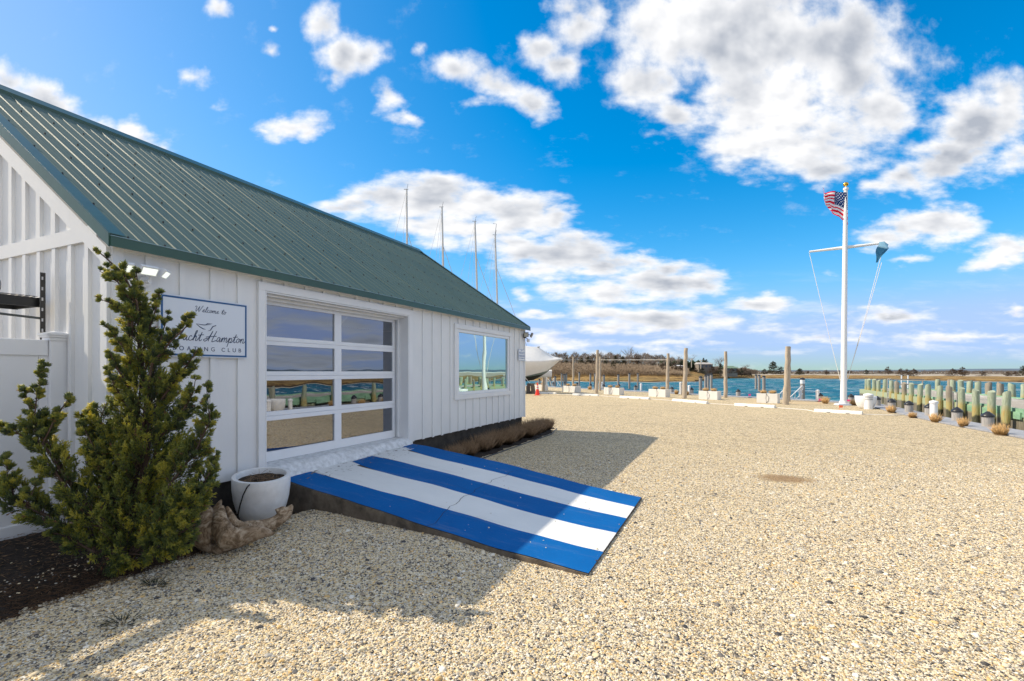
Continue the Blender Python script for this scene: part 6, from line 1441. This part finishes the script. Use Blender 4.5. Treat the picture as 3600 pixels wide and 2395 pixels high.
CE = [(R4, 750, 425, 530, 40, 0, 'dark cedar under the bare trees nearest the wrapped boat'), (R4, 690, 480, 560, 45, 1, 'low brown cedar close to the wrapped boat bow'), (R4, 820, 470, 570, 45, 2, 'brown bushy cedar behind the slim pale pole'), (R4, 850, 530, 660, 45, 3, 'small dark cedar low on the bank behind the slim pale pole'), (R4, 955, 425, 560, 60, 0, 'dark cedar left of the thick left pole, first of two'), (R4, 1050, 405, 530, 45, 0, 'dark cedar left of the thick left pole, second of two'), (R4, 1110, 440, 550, 50, 1, 'brown cedar immediately left of the thick left pole'),
      (R4, 1296, 425, 518, 32, 4, 'narrow dark cone-shaped cedar right of the thick left pole'), (R4, 1400, 470, 672, 75, 3, 'open green pine low on the bank between the thick left pole and lone tree'), (R4, 1430, 395, 510, 50, 0, 'dark cedar behind the open green pine'), (R4, 1530, 400, 560, 55, 0, 'dark cedar left of the lone tall tree'), (R4, 1625, 545, 652, 50, 1, 'small rusty conifer low on the bank under the lone tree'), (R4, 1720, 400, 565, 85, 2, 'large dark-brown cedar right of the lone tall tree'),
      (R4, 1945, 555, 645, 50, 1, 'small brown cedar under the big grey tree'), (R4, 2080, 495, 650, 70, 2, 'brown bushy cedar left of the fourth pole'), (R4, 2240, 480, 655, 65, 2, 'brown bushy cedar right of the fourth pole'), (R4, 2330, 520, 655, 55, 1, 'brown cedar before the low grey roof'), (R5, 490, 535, 655, 60, 3, 'olive cedar right of the tall crooked pole'), (R5, 570, 560, 655, 45, 1, 'brown shrubby cedar below the hedge'),
      (R5, 650, 545, 655, 60, 3, 'rounded olive cedar before the grey-roofed house'), (R5, 680, 425, 480, 18, 4, 'pointed dark spruce above the right end of the hedge'), (R5, 720, 445, 490, 25, 0, 'dark evergreen right of the pointed spruce'), (R5, 800, 530, 640, 55, 2, 'brown cedar under the grey house gable'), (R5, 920, 505, 640, 48, 0, 'dark cedar left of the straight pole'), (R5, 1070, 565, 640, 55, 2, 'brown brush cedar before the green-roofed house'), (R5, 1150, 575, 640, 45, 1, 'brown cedar at the right end of the green-roofed house'), (R5, 1205, 560, 635, 25, 3, 'small dark cedar left of the small bare tree'),
      (R5, 1520, 578, 652, 50, 3, 'low dark cedar left of the big spreading pine'), (R5, 1640, 472, 645, 78, 0, 'big spreading dark pine left of the crooked pole'), (R5, 1750, 545, 648, 62, 3, 'dark pine between the big pine and the crooked pole'), (R5, 2010, 572, 655, 55, 3, 'dark cedar on the marsh right of the crooked pole'), (R5, 2125, 605, 640, 22, 1, 'tiny cedar on the sand left of the gangway pile'),
      (R6, 35, 428, 493, 42, 3, 'dark cedar on the marsh behind the gangway pile'), (R6, 120, 452, 478, 18, 1, 'tiny cedar left of the flagpole'), (R6, 312, 443, 495, 38, 1, 'low dark cedar just left of the flagpole'), (R6, 548, 450, 482, 35, 1, 'flat brown cedar just right of the flagpole'), (R6, 725, 440, 490, 28, 3, 'thin reddish cedar above the big white bowl'), (R6, 862, 453, 482, 26, 2, 'low two-pronged cedar above the first pilings'), (R6, 950, 407, 487, 40, 1, 'cedar with twin leaning tips behind the pilings'),
      (R6, 1080, 425, 508, 42, 2, 'left bush of the long dark cedar thicket'), (R6, 1145, 432, 510, 48, 2, 'middle bush of the long dark cedar thicket'), (R6, 1215, 428, 512, 45, 2, 'right bush of the long dark cedar thicket'), (R6, 1618, 427, 510, 55, 2, 'left of two brown cedars standing together on the right marsh'), (R6, 1720, 413, 510, 58, 1, 'right of two brown cedars standing together on the right marsh'), (R6, 1925, 455, 520, 52, 2, 'low brown cedar alone on the right marsh'), (R6, 2190, 462, 518, 45, 1, 'low cedar near the right edge of the marsh'), (R6, 2265, 455, 520, 40, 2, 'reddish cedar near the right edge of the marsh'), (R6, 2345, 400, 522, 50, 3, 'taller dark cedar cut off by the right edge')]
for R_, x, a, b2, wd_, k, lb in CE:
    px, pa_ = R_(x, a); pb2 = R_(x, b2)[1]; sc_ = 3.928 if R_ is not R6 else 2.946
    Y = 150 if (R_ is R4 and b2 > 600) else (162 if R_ is R4 else (170 if x < 1300 else 235))
    if R_ is R6: Y = 250 if b2 < 500 else 200
    place(CDp[k], px, pa_, pb2, Y, wd_/sc_, lb, 'cedar', 'evergreens on the far shore', [.3, .42, .56, .38, .22][k])
# brush and far wood mass
rsb = np.random.default_rng(5); n = 26000
px = rsb.uniform(1850, 2420, n); Y = rsb.uniform(140, 168, n); s0 = np.array([shore(math.atan((a-1800)/F)) for a in np.linspace(1800, 2500, 141)])
gz = np.interp(Y, [128, 150, 170], [-.3, .6, 1.6])
hx = np.interp(px, [1850, 2000, 2250, 2420], [3.6, 3.9, 3.2, 1.0])*np.interp(Y, [140, 150], [.6, 1.])
P = np.array([list(D(a, b2, c_)) for a, b2, c_ in zip(px, Y, gz)]); P[:, 2] += rsb.random(n)*hx*.75
Dd = unit(rsb.normal(size=(n, 3))*.45+np.array([0, 0, 1.])); v_, f_, kk = spindles(P, Dd, rsb.uniform(.5, 1.4, n), np.full(n, .05)); tag(npmesh('brush_thicket', v_, f_, BRUSH), 'tan leafless brush thicket on the bank across the water', 'brush', kind='stuff')
n = 36000; px = np.concatenate([rsb.uniform(1850, 2430, n//2), rsb.uniform(2380, 2660, n//4), rsb.uniform(2600, 3700, n-n//2-n//4)]); Y = rsb.uniform(182, 200, n); Y = np.where(px > 2640, Y*1.6, Y)
top = np.interp(px, [1850, 2300, 2400, 2470, 2560, 2660, 2680, 3700], [9, 8.6, 6, 3.6, 3.0, 2.2, 1.6, 1.8]); z0 = np.interp(px, [2400, 2560, 2660], [1.2, .2, -.2])
P = np.array([list(D(a, b2, 0)) for a, b2 in zip(px, Y)]); dome = .80+.20*np.abs(np.sin(px/19.+1.6*np.sin(px/47.)))**.5+.05*np.sin(px/5.); P[:, 2] = z0+(top*dome-z0)*rsb.random(n)*.95
Dd = unit(rsb.normal(size=(n, 3))*.6+np.array([0, 0, .8])); v_, f_, kk = spindles(P, Dd, rsb.uniform(.6, 1.6, n), np.full(n, .085)); tag(npmesh('far_wood', v_, f_, mat('wood_mass', color=(.17, .13, .10), rough=1, var=.5, vscale=.15)), 'brown leafless wood behind the shoreline trees', 'woodland', kind='stuff')
n = 5000; px = rsb.uniform(2322, 2482, n); Y = rsb.uniform(176, 180, n); P = np.array([list(D(a, b2, 0)) for a, b2 in zip(px, Y)]); P[:, 2] = 2.6+rsb.random(n)*2.6
P[:, 2] += .3*np.sin(px*.3); v_, f_, kk = spindles(P, unit(rsb.normal(size=(n, 3))), rsb.uniform(.5, .9, n), np.full(n, .16)); tag(npmesh('clipped_hedge', v_, f_, HEDGE), 'long dark green hedge on the far shore left of the grey-roofed house', 'hedge')
def house(px0, px1, yr, ye, yb2, Y, rc_, lb, hip=.15):
    z0, z1, z2 = ZA(yb2, Y), ZA(ye, Y), ZA(yr, Y); w_ = (px1-px0)*Y/F; o_ = empty('far_house', D(px0, Y, 0), lb, 'house', 'houses on the far shore', rz=TH)
    b_ = MB(); b_.box((0.2, 0, z0-2), (w_-.2, 6, z1)); wo = b_.build('wall', mat('house_shingle', color=(.23, .20, .17), rough=.9, var=.1), o_)
    b_ = MB(); h_ = w_*hip; b_.add([(0, -.4, z1), (w_, -.4, z1), (w_, 6.4, z1), (0, 6.4, z1), (h_, 3, z2), (w_-h_, 3, z2)], [(0, 1, 5, 4), (2, 3, 4, 5), (1, 2, 5), (3, 0, 4), (0, 3, 2, 1)]); b_.build('roof', rc_, o_)
    for k in range(3): b_ = MB(); x = w_*(.2+.27*k); b_.box((x, -.03, z1-1.1), (x+.7, -.002, z1-.3)); b_.build('window', mat('far_window', color=(.1, .12, .15), rough=.2), o_)
house(2455, 2507, 1273.5, 1281, 1300, 172, mat('grey_roofing', color=(.36, .34, .32), rough=.9), 'grey-roofed house right of the dark hedge across the water', .1)
house(2380, 2406, 1283.2, 1287, 1300, 168, mat('pale_roofing', color=(.5, .5, .5), rough=.9), 'low pale-roofed house half hidden left of the tall crooked pole')
house(2552, 2595, 1286.5, 1295, 1306, 178, mat('green_roofing', color=(.13, .20, .14), rough=.9), 'green-roofed house right of the straight pole across the water', .12)
for px, ty, yb2, lb in ((2310.7, 1272, 1300, 'thin utility pole left of the fourth wooden pole on the far shore'), (2431, 1260, 1292, 'thin utility pole below the flat-topped tree'), (2464, 1264, 1297, 'thin utility pole before the grey-roofed house')):
    Y = 160; b_ = MB(); b_.tube([(0, 0, 0), (0, 0, ZA(ty, Y)-ZA(yb2, Y))], .13, 6); b_.tube([(-.6, 0, ZA(ty, Y)-ZA(yb2, Y)-.4), (.6, 0, ZA(ty, Y)-ZA(yb2, Y)-.4)], .06, 4); tag(b_.build('utility_pole', mat('pale_pole', color=(.5, .44, .36), rough=.9), loc=D(px, Y, ZA(yb2, Y))), lb, 'utility pole', 'utility poles on the far shore')

# ------------------------------------------------------------------ things seen only mirrored in the door glass
for i, (x, y, s_, lb) in enumerate(((6.25, 13.75, 1., 'round white pot mirrored in the left door glass'), (6.35, 12.6, .8, 'tall white pot mirrored at the left of the door glass'))):
    o_ = make_pot('round_pot', (x, y, 0), lb, r=.36*s_, h=.6 if i == 0 else .9)
for x, y, lb in ((6.1, 14.35, 'white pipe stub mirrored right of the pot in the door glass'), (6.05, 13.2, 'white pipe stub mirrored before the pot in the door glass')):
    o_ = again(protoW, (x, y, 0), lb, sc=(.9, .9, .6))
# stray weeds in the near gravel
for i, (px, py, s_, lb) in enumerate(((545, 2062, .25, 'dark weed tuft in the shaded gravel below the driftwood'), (430, 2192, .3, 'small green weed in the gravel at the shadow edge'))):
    o_ = grass_mesh('weed', 60, .16, 1.6, 60+i, mat('weed_green', color=(.03, .04, .02), rough=.9), r0=.05, thick=.003); o_.location = G((px, py)); o_.scale = (1, 1, .5); tag(o_, lb, 'weed')
